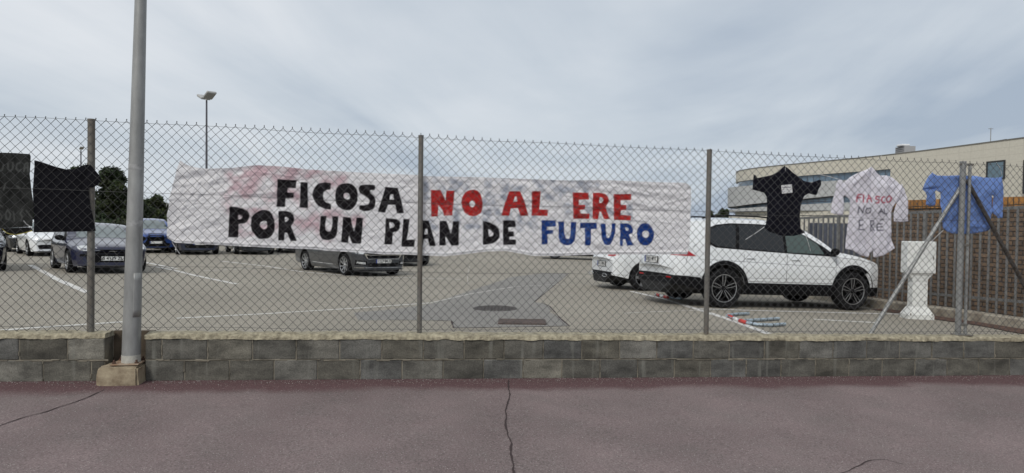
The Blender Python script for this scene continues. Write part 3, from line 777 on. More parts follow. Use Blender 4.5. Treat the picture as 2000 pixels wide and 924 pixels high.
    for (pts, w) in (([(505,330),(485,372),(452,398),(478,430)], 13), ([(530,330),(600,336),(660,345),(668,372)], 10), ([(575,330),(545,372),(500,408)], 12), ([(450,345),(520,335)], 9),
                     ([(600,340),(640,360),(668,345)], 9), ([(470,350),(450,380)], 14), ([(500,410),(540,440),(470,455)], 8), ([(580,440),(615,430),(640,455)], 12), ([(640,420),(700,432)], 10), ([(540,345),(600,400)], 9)):
        pink = np.maximum(pink, np.clip(1.3 - seg_dist(X, Y, pts) / w / 1.45, 0, 1))
    pink *= np.clip((fbm(X / 22, Y / 16, 4) - .22) * 2.6, 0, 1)
    blend((.52, .27, .32), pink * .66)
    # grey letters of the reverse side showing through
    gho = np.zeros(X.shape)
    zg = lambda pts: zc(760, 340, 3.7037, pts)
    for pts, w in (([(265,30),(270,170)], 3.2), ([(330,40),(385,95)], 3.4), ([(340,170),(390,110)], 3.2), ([(440,45),(480,60),(490,110),(450,115)], 3.6), ([(560,50),(560,130)], 3.2), ([(500,80),(560,60)], 3.2),
                   ([(720,60),(720,170)], 4), ([(840,30),(840,170)], 4.4), ([(760,160),(830,160)], 2.6), ([(790,50),(835,40)], 3.4), ([(900,100),(980,100)], 3.2), ([(1060,50),(1110,110)], 3.6), ([(1150,60),(1260,120)], 4.2), ([(1140,160),(1200,175)], 3.4),
                   ([(1180,50),(1230,160)], 3.4), ([(1300,60),(1500,80)], 3.4), ([(1350,70),(1430,120)], 3.2), ([(1240,90),(1330,120)], 3),
                   ([(300,330),(310,380),(340,390)], 3.2), ([(480,240),(490,360)], 3.8), ([(560,380),(640,380)], 3.4), ([(625,310),(630,380)], 3.2), ([(720,230),(730,300)], 4.2), ([(760,210),(800,320)], 4), ([(860,270),(870,330)], 4),
                   ([(950,310),(950,390)], 4), ([(1045,310),(1045,390)], 4), ([(950,330),(1045,380)], 3.4), ([(1300,240),(1300,310)], 4.6), ([(1280,230),(1330,225)], 3.2), ([(1430,230),(1460,290)], 3.4), ([(1580,260),(1640,300)], 3.4), ([(1740,240),(1740,320)], 3.4), ([(690,200),(700,380)], 3.4)):
        gho = np.maximum(gho, np.clip(1.4 - seg_dist(X, Y, zg(pts)) / w / 1.9, 0, 1))
    gho *= np.clip((fbm(X / 9, Y / 9, 3) - .16) * 2.4, .25, 1)
    blend((.36, .39, .46), gho * .92)
    blend((.78, .785, .80), np.clip((v - .965) * 200, 0, 1) * .5)
    ex = (fbm(X / 5, Y / 5, 3) - .45) * .9; ey = (fbm(X / 5 + 9, Y / 5 + 70, 3) - .45) * .9
    tex = fbm(X / 5.5 + 30, Y / 5.5, 4)
    for key, cols in (('k', ((.011, .009, .011), (.045, .042, .048))), ('r', ((.46, .030, .028), (.60, .16, .15))), ('b', ((.014, .045, .20), (.06, .12, .34)))):
        mk = np.zeros(X.shape)
        for o, hl in LET[key]:
            xs_ = [p_[0] for p_ in o]; ys_ = [p_[1] for p_ in o]
            sel = (X > min(xs_) - 3) & (X < max(xs_) + 3) & (Y > min(ys_) - 3) & (Y < max(ys_) + 3)
            xx = X[sel] + ex[sel]; yy = Y[sel] + ey[sel]
            acc = np.zeros(xx.shape)
            for dx in (-.33, 0, .33):
                for dy in (-.33, 0, .33):
                    q_ = inside(xx + dx, yy + dy, o)
                    if hl: q_ &= ~inside(xx + dx, yy + dy, hl)
                    acc += q_
            mk[sel] = np.maximum(mk[sel], acc / 9)
        t = np.clip((tex - .50) * (5 if key != 'k' else 3.2), 0, 1)
        if key == 'r':
            t = np.clip(t * 1.3 * np.clip((Y - 385) / 25, .25, 1) * np.clip((960 - X) / 60, .35, 1), 0, 1)
        c = np.array(cols[0]) * (1 - t[..., None]) + np.array(cols[1]) * t[..., None]
        if key == 'r': c = c * (1 - .45 * np.clip((fbm(X / 12 + 5, Y / 9) - .45) * 4, 0, 1))[..., None]
        base = base * (1 - mk[..., None]) + c * mk[..., None]
    me = bpy.data.meshes.new('banner'); me.from_pydata(P.tolist(), [], F.tolist()); me.materials.append(cloth_mat('banner_sheet', .62, .22, bump=.002, bscale=26)); smooth(me, 180)
    set_col(me, base.reshape(-1, 3))
    o = link('banner', me); o.location = ctr
    tag(o, 'long crumpled white banner with hand painted black, red and blue slogan tied behind the fence', 'banner')
banner()

# ------------------------------------------------------------------ garments hung on the fence
def garment(name, poly, label, cat, color_fn, matl, off0=.06, thick=.035, amp=.014, folds=None, step=1.5, fseed=0, ffreq=(26, 34), lo=-.012):
    poly2 = []
    for (a, b) in zip(poly, poly[1:] + poly[:1]):
        n = max(1, int(math.hypot(b[0] - a[0], b[1] - a[1]) / (step * 1.5)))
        for i in range(n): poly2.append((a[0] + (b[0] - a[0]) * i / n, a[1] + (b[1] - a[1]) * i / n))
    xs = [p[0] for p in poly]; ys = [p[1] for p in poly]
    GX, GY = np.meshgrid(np.arange(min(xs), max(xs), step), np.arange(min(ys), max(ys), step))
    GX = GX.ravel(); GY = GY.ravel(); m_ = inside(GX, GY, poly) & (seg_dist(GX, GY, poly, True) > step * .6)
    pts = [Vector(p) for p in poly2] + [Vector((float(x), float(y))) for x, y in zip(GX[m_], GY[m_])]
    co, ed, fa, *_ = geometry.delaunay_2d_cdt(pts, [], [list(range(len(poly2)))], 1, 1e-5)
    X = np.array([c.x for c in co]); Y = np.array([c.y for c in co]); fa = [tuple(f) for f in fa]
    dist = seg_dist(X, Y, poly, True)
    D = (fbm(X / ffreq[0] + fseed, Y / ffreq[1] + fseed, 4) - .46) * amp * 2
    D += (fbm(X / 7 + fseed, Y / 22 + fseed * 2, 3) - .46) * amp * .8
    for (x1, y1, x2, y2, am, w) in (folds or []): D += am * np.exp(-(seg_dist(X, Y, [(x1, y1), (x2, y2)]) / w) ** 2)
    bulge = thick * np.sqrt(np.clip(dist / 12, 0, 1))
    s, h = pfv(X, Y, off0); n = len(X)
    front = np.clip(off0 + D - bulge * .35, lo, .3); back = off0 + D * .7 + bulge * .65 + .002
    V = []
    for OFF in (front, np.maximum(back, front + .002)):
        V.append(np.stack([s * FC - OFF * FS, 6.9 + s * FS + OFF * FC, 0.452 - SLOPE * s + h], -1))
    V = np.concatenate(V); ctr = V.mean(0)
    F = [f for f in fa] + [tuple(i + n for i in f[::-1]) for f in fa]
    cnt = {}
    for f in fa:
        for a, b in zip(f, f[1:] + f[:1]): cnt[(a, b)] = 1
    for (a, b) in list(cnt):
        if (b, a) not in cnt: F.append((b, a, a + n, b + n))
    me = bpy.data.meshes.new(name); me.from_pydata((V - ctr).tolist(), [], F); me.materials.append(matl)
    bm = bmesh.new(); bm.from_mesh(me); bmesh.ops.recalc_face_normals(bm, faces=bm.faces); bm.to_mesh(me); bm.free()
    smooth(me, 70)
    c = color_fn(X, Y); bk = c.copy()
    if color_fn.__code__.co_argcount == 2: pass
    set_col(me, np.concatenate([c, np.tile(np.median(c, axis=0), (n, 1))]))
    o = link(name, me); o.location = Vector(ctr)
    return tag(o, label, cat)
def plain(rgb, var=.15):
    def f(X, Y): return np.array(rgb)[None, :] * (1 + (fbm(X / 15, Y / 15, 3)[:, None] - .47) * var)
    return f
M_cot = cloth_mat('dark_cotton', .95, bump=.001, bscale=120)
M_coatc = cloth_mat('work_coat_cotton', .85, .18, bump=.0012, bscale=70)
def strokes(X, Y, c, lst, col, w, k=1.0):
    for pts in lst:
        m_ = np.clip(1.3 - seg_dist(X, Y, pts) / w, 0, 1) * k
        c = c * (1 - m_[:, None]) + np.array(col)[None, :] * m_[:, None]
    return c
# black sheet at the far left edge, continuing out of frame
def dark_sheet_col(X, Y):
    c = np.array((.021, .022, .021))[None, :] * (1 + (fbm(X / 9, Y / 14, 4)[:, None] - .35) * 2.2)
    z = lambda pts: [(0 + x / 5.4375, 290 + y / 5.435) for x, y in pts]
    st = [z([(40,175),(25,230),(0,240)]), z([(85,160),(85,215),(110,245),(135,215),(140,150)]), z([(215,150),(180,165),(172,215),(200,245),(225,225)]), z([(255,245),(262,170),(290,150),(298,245)]), z([(260,205),(295,205)]),
          z([(0,680),(25,730),(10,760)]), z([(80,650),(60,690),(65,745),(95,760),(110,700),(80,650)]), z([(140,670),(150,770)]), z([(240,650),(215,690),(240,730),(225,770)]), z([(280,660),(340,740)]), z([(60,370),(40,440)]), z([(30,620),(0,600)]),
          z([(180,400),(215,420)]), z([(-60,170),(-60,240),(-20,240)]), z([(-90,650),(-60,760),(-30,650)])]
    return strokes(X, Y, c, st, (.11, .115, .11), 1.7, .7)
garment('black_banner', [(-95,296),(0,298),(30,299),(58,301),(60,305),(58,340),(61,372),(66,400),(64,425),(63,442),(40,444),(0,446),(-95,448)], 'faded black banner with ghostly chalk lettering at the left edge, beside the black shirt', 'banner',
        dark_sheet_col, M_cot, off0=.05, thick=.006, amp=.010, fseed=4)
q = garment('sheet_flap', [(3,446),(60,444),(64,451),(50,455),(32,459),(20,458),(12,455)], 'small black flap with yellow piping hanging below the faded black banner', 'flag',
        lambda X, Y: strokes(X, Y, plain((.012, .012, .012))(X, Y), [[(3,447),(12,455),(20,458),(32,459),(50,455),(62,451)]], (.55, .48, .12), 1.3), M_cot, off0=.05, thick=.004, amp=.004, step=1.0)
garment('tshirt', [(68,313),(80,316),(110,326),(130,331),(147,330),(158,325),(170,321),(176,322),(186,333),(196,345),(198,352),(190,362),(182,366),(174,366),(173,372),(176,400),(183,430),(187,451),(165,452),(120,453),(66,454),(66,420),(64,370),(66,340)],
        'black t-shirt hung sideways over the leftmost fence post', 't-shirt', plain((.0075, .0075, .010), .5), M_cot, off0=-.043, amp=.005, thick=.016, lo=-.057, fseed=11,
        folds=[(70,316,150,335,-.012,5), (176,325,150,390,.012,6), (80,340,70,440,.006,5)])
garment('tshirt', zc(1460, 310, 5.775, [(68,178),(90,190),(110,218),(180,205),(270,185),(340,150),(425,78),(500,140),(560,190),(640,250),(720,270),(800,240),(825,240),(820,290),(790,350),(770,410),(730,405),(690,390),(640,420),(610,480),(590,560),(585,650),(590,740),(600,790),(650,830),(600,850),(520,870),(440,870),(370,865),(300,840),(240,820),(185,770),(205,740),(215,640),(218,540),(215,430),(190,385),(130,365),(62,350)]),
        'dark navy t-shirt with a small white paper label on its chest', 't-shirt', plain((.0085, .0085, .014), .5), M_cot, off0=.065, amp=.030, fseed=21,
        folds=[(1534,326,1530,440,.007,4), (1545,380,1548,450,-.008,4), (1500,350,1520,440,.006,4), (1475,345,1500,350,-.008,4), (1590,355,1570,370,-.008,4)])
lab = garment('paper_label', zc(1460, 310, 5.775, [(380,300),(500,288),(508,382),(390,396)]), 'small white scribbled paper label on the chest of the navy t-shirt', 'label',
        lambda X, Y: strokes(X, Y, plain((.68, .68, .68), .05)(X, Y), [zc(1460, 310, 5.775, p) for p in ([(392,318),(410,330),(425,315),(440,332),(455,312),(470,328),(490,316)], [(398,350),(412,345)], [(440,352),(460,350)], [(412,368),(420,374)], [(395,325),(495,322)])], (.06, .06, .10), .55, .8),
        cloth_mat('label_paper', .7), off0=.030, thick=.002, amp=.001, step=.55)
# lab coat
zl = lambda pts: zc(1610, 310, 4.62, pts)
def coat_col(X, Y):
    c = plain((.80, .78, .84), .06)(X, Y)
    c = strokes(X, Y, c, [zl([(425,90),(415,300),(425,440),(418,560),(432,700),(430,850)])], (.36, .34, .40), .55, .6)
    c = strokes(X, Y, c, [zl([(455,430),(560,425)]), zl([(640,560),(755,555)]), zl([(60,490),(170,500)])], (.45, .43, .48), .5, .5)
    c = strokes(X, Y, c, [zl(p) for p in ([(288,388),(302,325),(338,322)], [(292,355),(325,350)], [(343,392),(352,328)], [(372,392),(400,325),(418,388)], [(382,362),(412,360)], [(488,345),(458,340),(450,362),(482,375),(478,398),(452,400)],
                                         [(535,345),(512,348),(502,375),(515,400),(538,394)], [(556,350),(580,335),(597,355),(588,385),(565,395),(552,375),(556,350)])], (.46, .01, .06), 1.35, 1.0)
    c = strokes(X, Y, c, [zl(p) for p in ([(300,487),(306,432),(338,490),(350,432)], [(398,445),(372,450),(362,475),(375,495),(400,488),(408,462),(398,445)], [(478,497),(500,452),(518,492)], [(486,480),(514,478)], [(530,458),(528,497),(562,495)],
                                         [(345,553),(308,555),(306,640),(352,641)], [(308,600),(342,597)], [(410,650),(408,560),(438,558),(448,585),(412,605),(450,650)], [(520,588),(480,590),(474,646),(532,645)], [(477,618),(518,614)], [(500,553),(530,550)])], (.02, .02, .05), 1.15, 1.0)
    return c
garment('lab_coat', zl([(395,92),(425,72),(445,85),(480,120),(515,152),(565,150),(620,170),(660,205),(690,240),(700,225),(720,265),(738,320),(752,400),(758,565),(700,572),(628,568),(625,500),(645,420),(655,390),(625,410),(605,480),(605,600),(615,720),(640,808),(600,830),(540,870),(460,892),(440,885),(435,830),(430,830),(408,850),(402,890),(340,875),(280,845),(240,820),(190,815),(200,740),(205,640),(222,530),(240,440),(235,380),(215,355),(180,330),(172,345),(172,430),(172,510),(120,508),(58,490),(75,400),(95,310),(110,240),(130,195),(160,190),(180,220),(240,165),(310,125)]),
        'white lab coat with FIASCO NO AL ERE handwritten on it, hung by its collar', 'lab coat', coat_col, M_coatc, off0=.07, amp=.030, fseed=31, step=1.25,
        folds=[(1700,330,1665,358,-.012,4), (1702,330,1700,380,.012,4), (1715,345,1740,360,.010,4), (1650,356,1670,385,.014,4), (1760,362,1745,400,-.014,4), (1665,400,1660,480,.008,5), (1735,410,1740,480,.008,5), (1700,440,1702,500,-.008,4)])
zb_ = lambda pts: zc(1790, 310, 5.437, pts)
garment('work_coat', zb_([(60,320),(90,250),(120,195),(165,145),(195,160),(225,180),(330,182),(420,178),(520,180),(585,178),(625,182),(720,200),(860,202),(912,190),(915,300),(918,520),(912,630),(870,632),(835,590),(800,560),(822,520),(820,400),(790,385),(795,470),(795,600),(785,700),(790,720),(770,760),(690,780),(600,795),(520,800),(440,798),(360,790),(320,770),(280,740),(272,640),(270,520),(272,400),(262,360),(225,335),(195,345),(198,420),(205,495),(150,505),(98,490),(105,400),(85,350)]),
        'blue long sleeved work coat hung across the double fence post at the right', 'work coat',
        lambda X, Y: strokes(X, Y, plain((.19, .30, .62), .30)(X, Y), [zb_([(60,322),(130,312),(200,325),(262,360)]), zb_([(430,190),(440,790)]), zb_([(540,690),(700,725),(785,712)])], (.06, .11, .34), 1.1, .7), M_coatc, off0=.10, amp=.036, fseed=41, thick=.045,
        folds=[(1825,338,1840,400,.016,4), (1945,350,1942,420,.018,4), (1860,345,1900,350,-.012,4), (1900,360,1910,430,.010,5), (1850,400,1855,450,-.010,5), (1890,440,1930,445,-.014,3), (1805,370,1835,368,.016,3)])
# cords and cable ties
def cord(pts, label, offs=(-.02, .03), w=.0022):
    P = [fw(pf(x, y, o)[0], o, pf(x, y, o)[1]) for (x, y), o in zip(pts, np.linspace(offs[0], offs[1], len(pts)))]
    c = P[0].copy(); q = MB(); q.tube([p - c for p in P], w, 6); o = q.build('tie_cord', M_cord, sm=80); o.location = c
    tag(o, label, 'cord')
cord([(1722, 304), (1712, 316), (1703, 327)], 'short white cord from the fence top to the lab coat collar')
cord([(1597, 340), (1620, 345), (1641, 351)], 'white cord pulling out the left sleeve of the lab coat', w=.0028)
cord([(1493, 443), (1475, 456), (1456, 468)], 'white cord from the lower left hem of the navy t-shirt', w=.003)
cord([(1572, 456), (1578, 472), (1583, 490)], 'white cord from the lower right hem of the navy t-shirt', w=.0026)
cord([(1534, 325), (1534, 334)], 'white tie at the collar of the navy t-shirt', (-.03, .0))
cord([(1843, 449), (1830, 461), (1818, 473)], 'white cord from the lower left hem of the blue work coat', w=.0026)
cord([(1946, 318), (1954, 329), (1957, 342)], 'white cord above the right shoulder of the blue work coat')
cord([(336, 473), (345, 487), (352, 497)], 'white cord hanging from the lower left corner of the white banner', w=.003)
cord([(46, 431), (52, 438), (62, 444), (66, 450)], 'pale cable tie at the lower right corner of the faded black banner', w=.003)
cord([(324, 388), (326, 397), (325, 404)], 'pale tie holding the left edge of the white banner to the mesh', (-.03, .03))
cord([(917, 520), (913, 540), (914, 556)], 'thin white thread hanging below the middle of the white banner', (.02, .02), w=.0013)

# ------------------------------------------------------------------ cars
def crom(pts, n=12):
    P = [pts[0]] + list(pts) + [pts[-1]]; out = []
    for i in range(1, len(P) - 2):
        p0, p1, p2, p3 = [np.array(p, float) for p in P[i - 1:i + 3]]
        for k in range(n):
            t = k / n
            out.append(.5 * ((2 * p1) + (-p0 + p2) * t + (2 * p0 - 5 * p1 + 4 * p2 - p3) * t * t + (-p0 + 3 * p1 - 3 * p2 + p3) * t ** 3))
    out.append(np.array(P[-1], float)); out = np.array(out)
    out = out[np.argsort(out[:, 0], kind='stable')]
    return out
def paint(name, c, metal=0.0, rough=.28):
    return mat(name, c, rough, metal, coat=1.0, spec=.5)
WHEELS = {}
def wheel_meshes(kind, R, w, rr):
    key = (kind, R)
    if key in WHEELS: return WHEELS[key]
    t = MB()
    t.lathe([(rr, -w / 2 + .01), (rr + .02, -w / 2), (R - .03, -w / 2 - .004), (R - .006, -w / 2 + .018), (R, -w / 2 + .045), (R + .001, 0), (R, w / 2 - .045), (R - .006, w / 2 - .018), (R - .03, w / 2 + .004), (rr + .02, w / 2), (rr, w / 2 - .01)], 48, axis='y')
    to = t.build('tmp', M_tyre, sm=40); tm = to.data; bpy.data.objects.remove(to)
    r = MB(); yo = w / 2 - .012                      # outer face toward +y
    r.lathe([(rr + .006, yo + .002), (rr + .003, yo + .010), (rr - .006, yo + .009), (rr - .009, yo + .002)], 48, m=0, axis='y')
    r.lathe([(rr - .009, yo + .002), (rr - .014, yo - .006), (rr - .03, -w / 2 + .02)], 48, m=1, axis='y')
    r.lathe([(rr - .03, -w / 2 + .05), (.14, yo - .10), (.05, yo - .085), (0.001, yo - .085)], 40, m=1, axis='y')
    r.lathe([(.001, yo - .008), (.03, yo - .008), (.036, yo - .016), (.062, yo - .03), (.066, yo - .09)], 24, m=0 if kind != 'dual' else 1, axis='y')
    def spoke(a0, a1, w0, w1, m=0, sk=0.0, y0=-.018, y1=-.004, th=.03, r0=.045):
        vs = []
        for (rad, a, ww, yy) in ((r0, a0, w0, y0), ((r0 + rr) / 2, (a0 + a1) / 2 + sk, (w0 + w1) / 2, (y0 + y1) / 2 + .004), (rr - .008, a1, w1, y1)):
            c = Vector((math.cos(a) * rad, 0, math.sin(a) * rad)); tt = Vector((-math.sin(a), 0, math.cos(a)))
            for sg in (-1, 1): vs += [c + tt * ww / 2 * sg + Vector((0, yo + yy, 0)), c + tt * ww / 2 * sg * 1.1 + Vector((0, yo + yy - th, 0))]
        fs = []
        for i in (0, 4): fs += [(i, i + 2, i + 6, i + 4), (i, i + 4, i + 5, i + 1), (i + 2, i + 3, i + 7, i + 6)]
        r.add(vs, fs, m)
    if kind == 'dual':
        for k in range(5):
            a = math.pi / 2 + k * 2 * math.pi / 5
            spoke(a, a, .075, .10, m=1, y0=-.026, y1=-.012)
            for d in (-1, 1): spoke(a + d * .26, a + d * .13, 0.006, .010, y0=-.016, y1=-.002, th=.02)
    elif kind == 'turbine':
        for k in range(9):
            a = k * 2 * math.pi / 9; spoke(a, a + .42, .022, .050, sk=.10, th=.018)
            spoke(a + .2, a + .30, .010, .02, m=1)
    elif kind == 'cover':
        for k in range(7):
            a = k * 2 * math.pi / 7; spoke(a, a, .05, .085, th=.012)
    else:
        for k in range(5):
            a = k * 2 * math.pi / 5; spoke(a, a, .05, .055)
    for k in range(5):
        a = k * 2 * math.pi / 5 + .6; c = (math.cos(a) * .03, yo - .014, math.sin(a) * .03); r.lathe([(.001, .004), (.006, .003), (.007, -.004)], 6, m=1, axis='y', c=c)
    ro = r.build('tmp', [M_rim, M_rimd], sm=35); rm = ro.data; bpy.data.objects.remove(ro)
    tm.name = 'tyre'; rm.name = 'rim'
    WHEELS[key] = (tm, rm); return WHEELS[key]

def text_mesh(txt, size, m):
    cu = bpy.data.curves.new('t', 'FONT'); cu.body = txt; cu.size = size; cu.align_x = 'CENTER'; cu.align_y = 'CENTER'; cu.extrude = .0008; cu.offset = .002
    o = bpy.data.objects.new('t', cu); COL.objects.link(o); dg = bpy.context.evaluated_depsgraph_get()
    me = bpy.data.meshes.new_from_object(o.evaluated_get(dg)); bpy.data.objects.remove(o); me.materials.clear(); me.materials.append(m)
    return me

class Car:
    def __init__(s, sp):
        s.sp = sp; L = sp['L']; W = sp['W']; s.hw = W / 2
        s.xf = sp['xf']; s.xr = s.xf - L; s.wf = sp['wf']; s.wr = sp['wr']; s.R = sp['R']; s.Ra = sp['Ra']
        s.top = crom(sorted(sp['top'])); s.belt = sp['belt']
        s.root = empty(sp.get('name', 'parked_car'), (0, 0, 0))
        s.body()
    def cshift(s, x):
        return float(np.interp(x, [s.xr, s.xr + .25, s.xr + .9, .1, s.wf - .3, s.xf - .3, s.xf], [-.15, -.13, -.03, 0.0, .10, .17, .20]))
    def body(s):
        sp = s.sp; xf, xr, hw = s.xf, s.xr, s.hw
        xs = list(np.arange(xr, xf, .035)) + list(np.linspace(xr, xr + .42, 34)) + list(np.linspace(xf - .32, xf, 26)) + list(np.linspace(s.wf - .6, s.wf, 12))
        for xw in (s.wf, s.wr):
            for a in np.linspace(0, math.pi, 27): xs.append(xw + s.Ra * math.cos(a) + s.cshift(xw + s.Ra * math.cos(a)) * .95)
        xs = sorted(set(round(x, 4) for x in xs)); xs = [xs[0]] + [b for a, b in zip(xs[:-1], xs[1:]) if b - a > .004]
        plan_x = [xr, xr + .06, xr + .2, xr + .6, 0, xf - .75, xf - .3, xf - .08, xf]
        plan_y = [.80, .90, .955, .985, 1, .985, .945, .86, .74]
        sill = sp['sill']; sx = [xr, xr + .08, xr + .45, s.wr, s.wf, xf - .4, xf - .1, xf]
        sz = [sill + .26, sill + .16, sill + .08, sill, sill, sill - .01, sill + .02, sill + .14]
        fz, fy = sp.get('prof', ([.1, .2, .35, .52, .70, .80, .86, 1.1, 1.3], [.90, .93, .972, .992, 1.0, .992, .972, .945, .93]))
        nT, nG, nS, nC = 8, 5, 9, 3
        rings = []; clad = sp.get('clad', 0)
        for x in xs:
            ztop = float(np.interp(x, s.top[:, 0], s.top[:, 1])); h = hw * float(np.interp(x, plan_x, plan_y))
            xsd = x - s.cshift(x) * .95
            zb = float(np.interp(xsd, sx, sz))
            arch = False
            for xw in (s.wf, s.wr):
                d = abs(xsd - xw)
                if d < s.Ra: zb = max(zb, s.R + .015 + math.sqrt(s.Ra ** 2 - d * d)); arch = True
            zbelt0 = float(np.interp(x, *zip(*s.belt)))
            crown = .045 if ztop > zbelt0 + .2 else .035
            zr = ztop - crown - (.03 if ztop < zbelt0 + .12 else 0)
            zbelt = min(zbelt0, zr - .012)
            if zb > zbelt - .05: zb = zbelt - .05
            yb = h * float(np.interp(zbelt, fz, fy))
            yr = yb - sp.get('tumble', .38) * (zr - zbelt) - .012
            row = []
            for k in range(nT + 1):
                t = k / nT; row.append((yr * t, ztop - (ztop - zr) * t ** 2.4, 0))
            for k in range(1, nG + 1):
                t = k / nG; row.append((yr + (yb - yr) * t + .018 * math.sin(math.pi * t) * min(1, (zr - zbelt) / .3), zr + (zbelt - zr) * t, 0))
            zcl = max(clad, zb + .002)
            if zcl > zbelt - .03: zcl = zbelt - .03
            for k in range(1, nS + 1):
                z = zbelt + (zcl - zbelt) * k / nS; row.append((h * float(np.interp(z, fz, fy)), z, 0))
            for k in range(1, nC + 1):
                z = zcl + (zb - zcl) * k / nC; row.append((h * float(np.interp(z, fz, fy)), z, 1 if clad else 0))
            zu = sill - .04
            row.append((h * float(np.interp(zb, fz, fy)) - .03, zb + .004, 2)); row.append((h - .34, zb if arch else min(zb, sill), 2)); row.append((h - .35, min(zu + .0, zb), 2)); row.append((0.0, min(zu, zb), 2))
            rings.append((x, h, row))
        nr = len(rings[0][2]); V = []; idx = {}
        for i, (x, h, row) in enumerate(rings):
            for j, (y, z, m_) in enumerate(row):
                for sg in (1, -1):
                    if y < 1e-6 and sg == -1: idx[(i, j, -1)] = idx[(i, j, 1)]; continue
                    idx[(i, j, sg)] = len(V); V.append((x - s.cshift(x) * (y / hw) ** 2, y * sg, z))
        F = []; Mi = []
        for i in range(len(rings) - 1):
            for j in range(nr - 1):
                for sg in (1, -1):
                    f = [idx[(i, j, sg)], idx[(i + 1, j, sg)], idx[(i + 1, j + 1, sg)], idx[(i, j + 1, sg)]]
                    g = []
                    for q in f:
                        if q not in g: g.append(q)
                    if len(g) < 3: continue
                    F.append(g if sg == 1 else g[::-1]); Mi.append(rings[i][2][j + 1][2])
        for i, fl in ((0, 0), (len(rings) - 1, 1)):
            for j in range(nr - 1):
                f = [idx[(i, j, 1)], idx[(i, j + 1, 1)], idx[(i, j + 1, -1)], idx[(i, j, -1)]]; g = []
                for q in f:
                    if q not in g: g.append(q)
                if len(g) < 3: continue
                F.append(g if fl else g[::-1]); Mi.append(rings[i][2][j + 1][2])
        me = bpy.data.meshes.new('body'); me.from_pydata(V, [], F)
        for m_ in (sp['paint'], M_black, M_under): me.materials.append(m_)
        me.polygons.foreach_set('material_index', Mi)
        bm = bmesh.new(); bm.from_mesh(me); bmesh.ops.remove_doubles(bm, verts=bm.verts, dist=.0008); bmesh.ops.recalc_face_normals(bm, faces=bm.faces); bm.to_mesh(me)
        s.bvh = BVHTree.FromBMesh(bm); bm.free(); smooth(me, 38)
        s.bo = link('body', me, s.root)
    def decal(s, name, poly, dirv, m, off=.005, parent=None, res=.07, label=None):
        """raised panel: outline poly (3D points, only the components across dirv matter) pressed on to the body along dirv"""
        d = Vector(dirv).normalized(); up = Vector((0, 0, 1)) if abs(d.z) < .9 else Vector((1, 0, 0))
        a = d.cross(up).normalized(); b = a.cross(d).normalized()
        P2 = []
        for (p, q) in zip(poly, list(poly[1:]) + [poly[0]]):
            p = Vector(p); q = Vector(q); n = max(1, int((q - p).length / res))
            for i in range(n): r_ = p.lerp(q, i / n); P2.append(Vector((r_.dot(a), r_.dot(b))))
        mnx, mxx = min(p.x for p in P2), max(p.x for p in P2); mny, mxy = min(p.y for p in P2), max(p.y for p in P2)
        pl = [(p.x, p.y) for p in P2]; gx, gy = np.meshgrid(np.arange(mnx + res / 2, mxx, res), np.arange(mny + res / 2, mxy, res)); gx = gx.ravel(); gy = gy.ravel()
        if len(gx):
            k = inside(gx, gy, pl) & (seg_dist(gx, gy, pl, True) > res * .4); pts = P2 + [Vector((float(x), float(y))) for x, y in zip(gx[k], gy[k])]
        else: pts = P2
        co, ed, fa, *_ = geometry.delaunay_2d_cdt(pts, [], [list(range(len(P2)))], 1, 1e-5)
        top = []; bot = []; lastd = None
        for c in co:
            o = a * c.x + b * c.y - d * 6; hit, nn, ii, dist = s.bvh.ray_cast(o, d)
            if hit is None:
                near = s.bvh.find_nearest(a * c.x + b * c.y + d * (lastd if lastd is not None else 0)); hit, nn = near[0], near[1]
            lastd = hit.dot(d)
            if nn.dot(d) > 0: nn = -nn
            nn = (nn - d * .6).normalized()
            top.append(hit + nn * off); bot.append(hit - nn * .004)
        n = len(top); F = [tuple(f) for f in fa]; cnt = set()
        for f in F:
            for p, q in zip(f, f[1:] + f[:1]): cnt.add((p, q))
        F2 = F + [(q, p, p + n, q + n) for (p, q) in cnt if (q, p) not in cnt]
        me = bpy.data.meshes.new(name); me.from_pydata([tuple(v) for v in top + bot], [], F2); me.materials.append(m)
        bm = bmesh.new(); bm.from_mesh(me); bmesh.ops.recalc_face_normals(bm, faces=bm.faces)
        ref = sum((f.normal.dot(-d) * f.calc_area() for f in bm.faces if max(v.index for v in f.verts) < n), 0)
        if ref < 0: bmesh.ops.reverse_faces(bm, faces=bm.faces)
        bm.to_mesh(me); bm.free(); smooth(me, 40)
        o = link(name, me, parent or s.root)
        if label: o['label'] = label
        return o
    def side(s, name, xz, m, off=.005, sides=(1, -1), **k):
        out = []
        for sg in sides: out.append(s.decal(name, [(x, 0, z) for x, z in xz], (0, -sg, 0), m, off, **k))
        return out
    def front(s, name, yz, m, off=.006, d=(-1, 0, 0), **k): return s.decal(name, [(0, y, z) for y, z in yz], d, m, off, **k)
    def rear(s, name, yz, m, off=.006, d=(1, 0, 0), **k): return s.decal(name, [(0, y, z) for y, z in yz], d, m, off, **k)
    def seam(s, pts, w=.007, sides=(1, -1)):
        for sg in sides:
            poly = []; back = []
            for i, p in enumerate(pts):
                a = Vector(pts[max(0, i - 1)]); b = Vector(pts[min(len(pts) - 1, i + 1)]); t = (b - a).normalized(); n = Vector((-t.y, t.x)) * w / 2
                poly.append((p[0] + n.x, p[1] + n.y)); back.append((p[0] - n.x, p[1] - n.y))
            s.side('panel_gap', poly + back[::-1], M_black, .0012, (sg,))
    def wheels(s, kind, rr, w=.225):
        tm, rm = wheel_meshes(kind, s.R, w, rr); yc = s.hw - w / 2 - s.sp.get('inset', .025)
        for xw in (s.wf, s.wr):
            for sg in (1, -1):
                o = link('wheel', tm, s.root); o.location = (xw, yc * sg, s.R); r = link('rim', rm, o)
                o.rotation_euler = (0, 0, 0 if sg == 1 else math.pi)
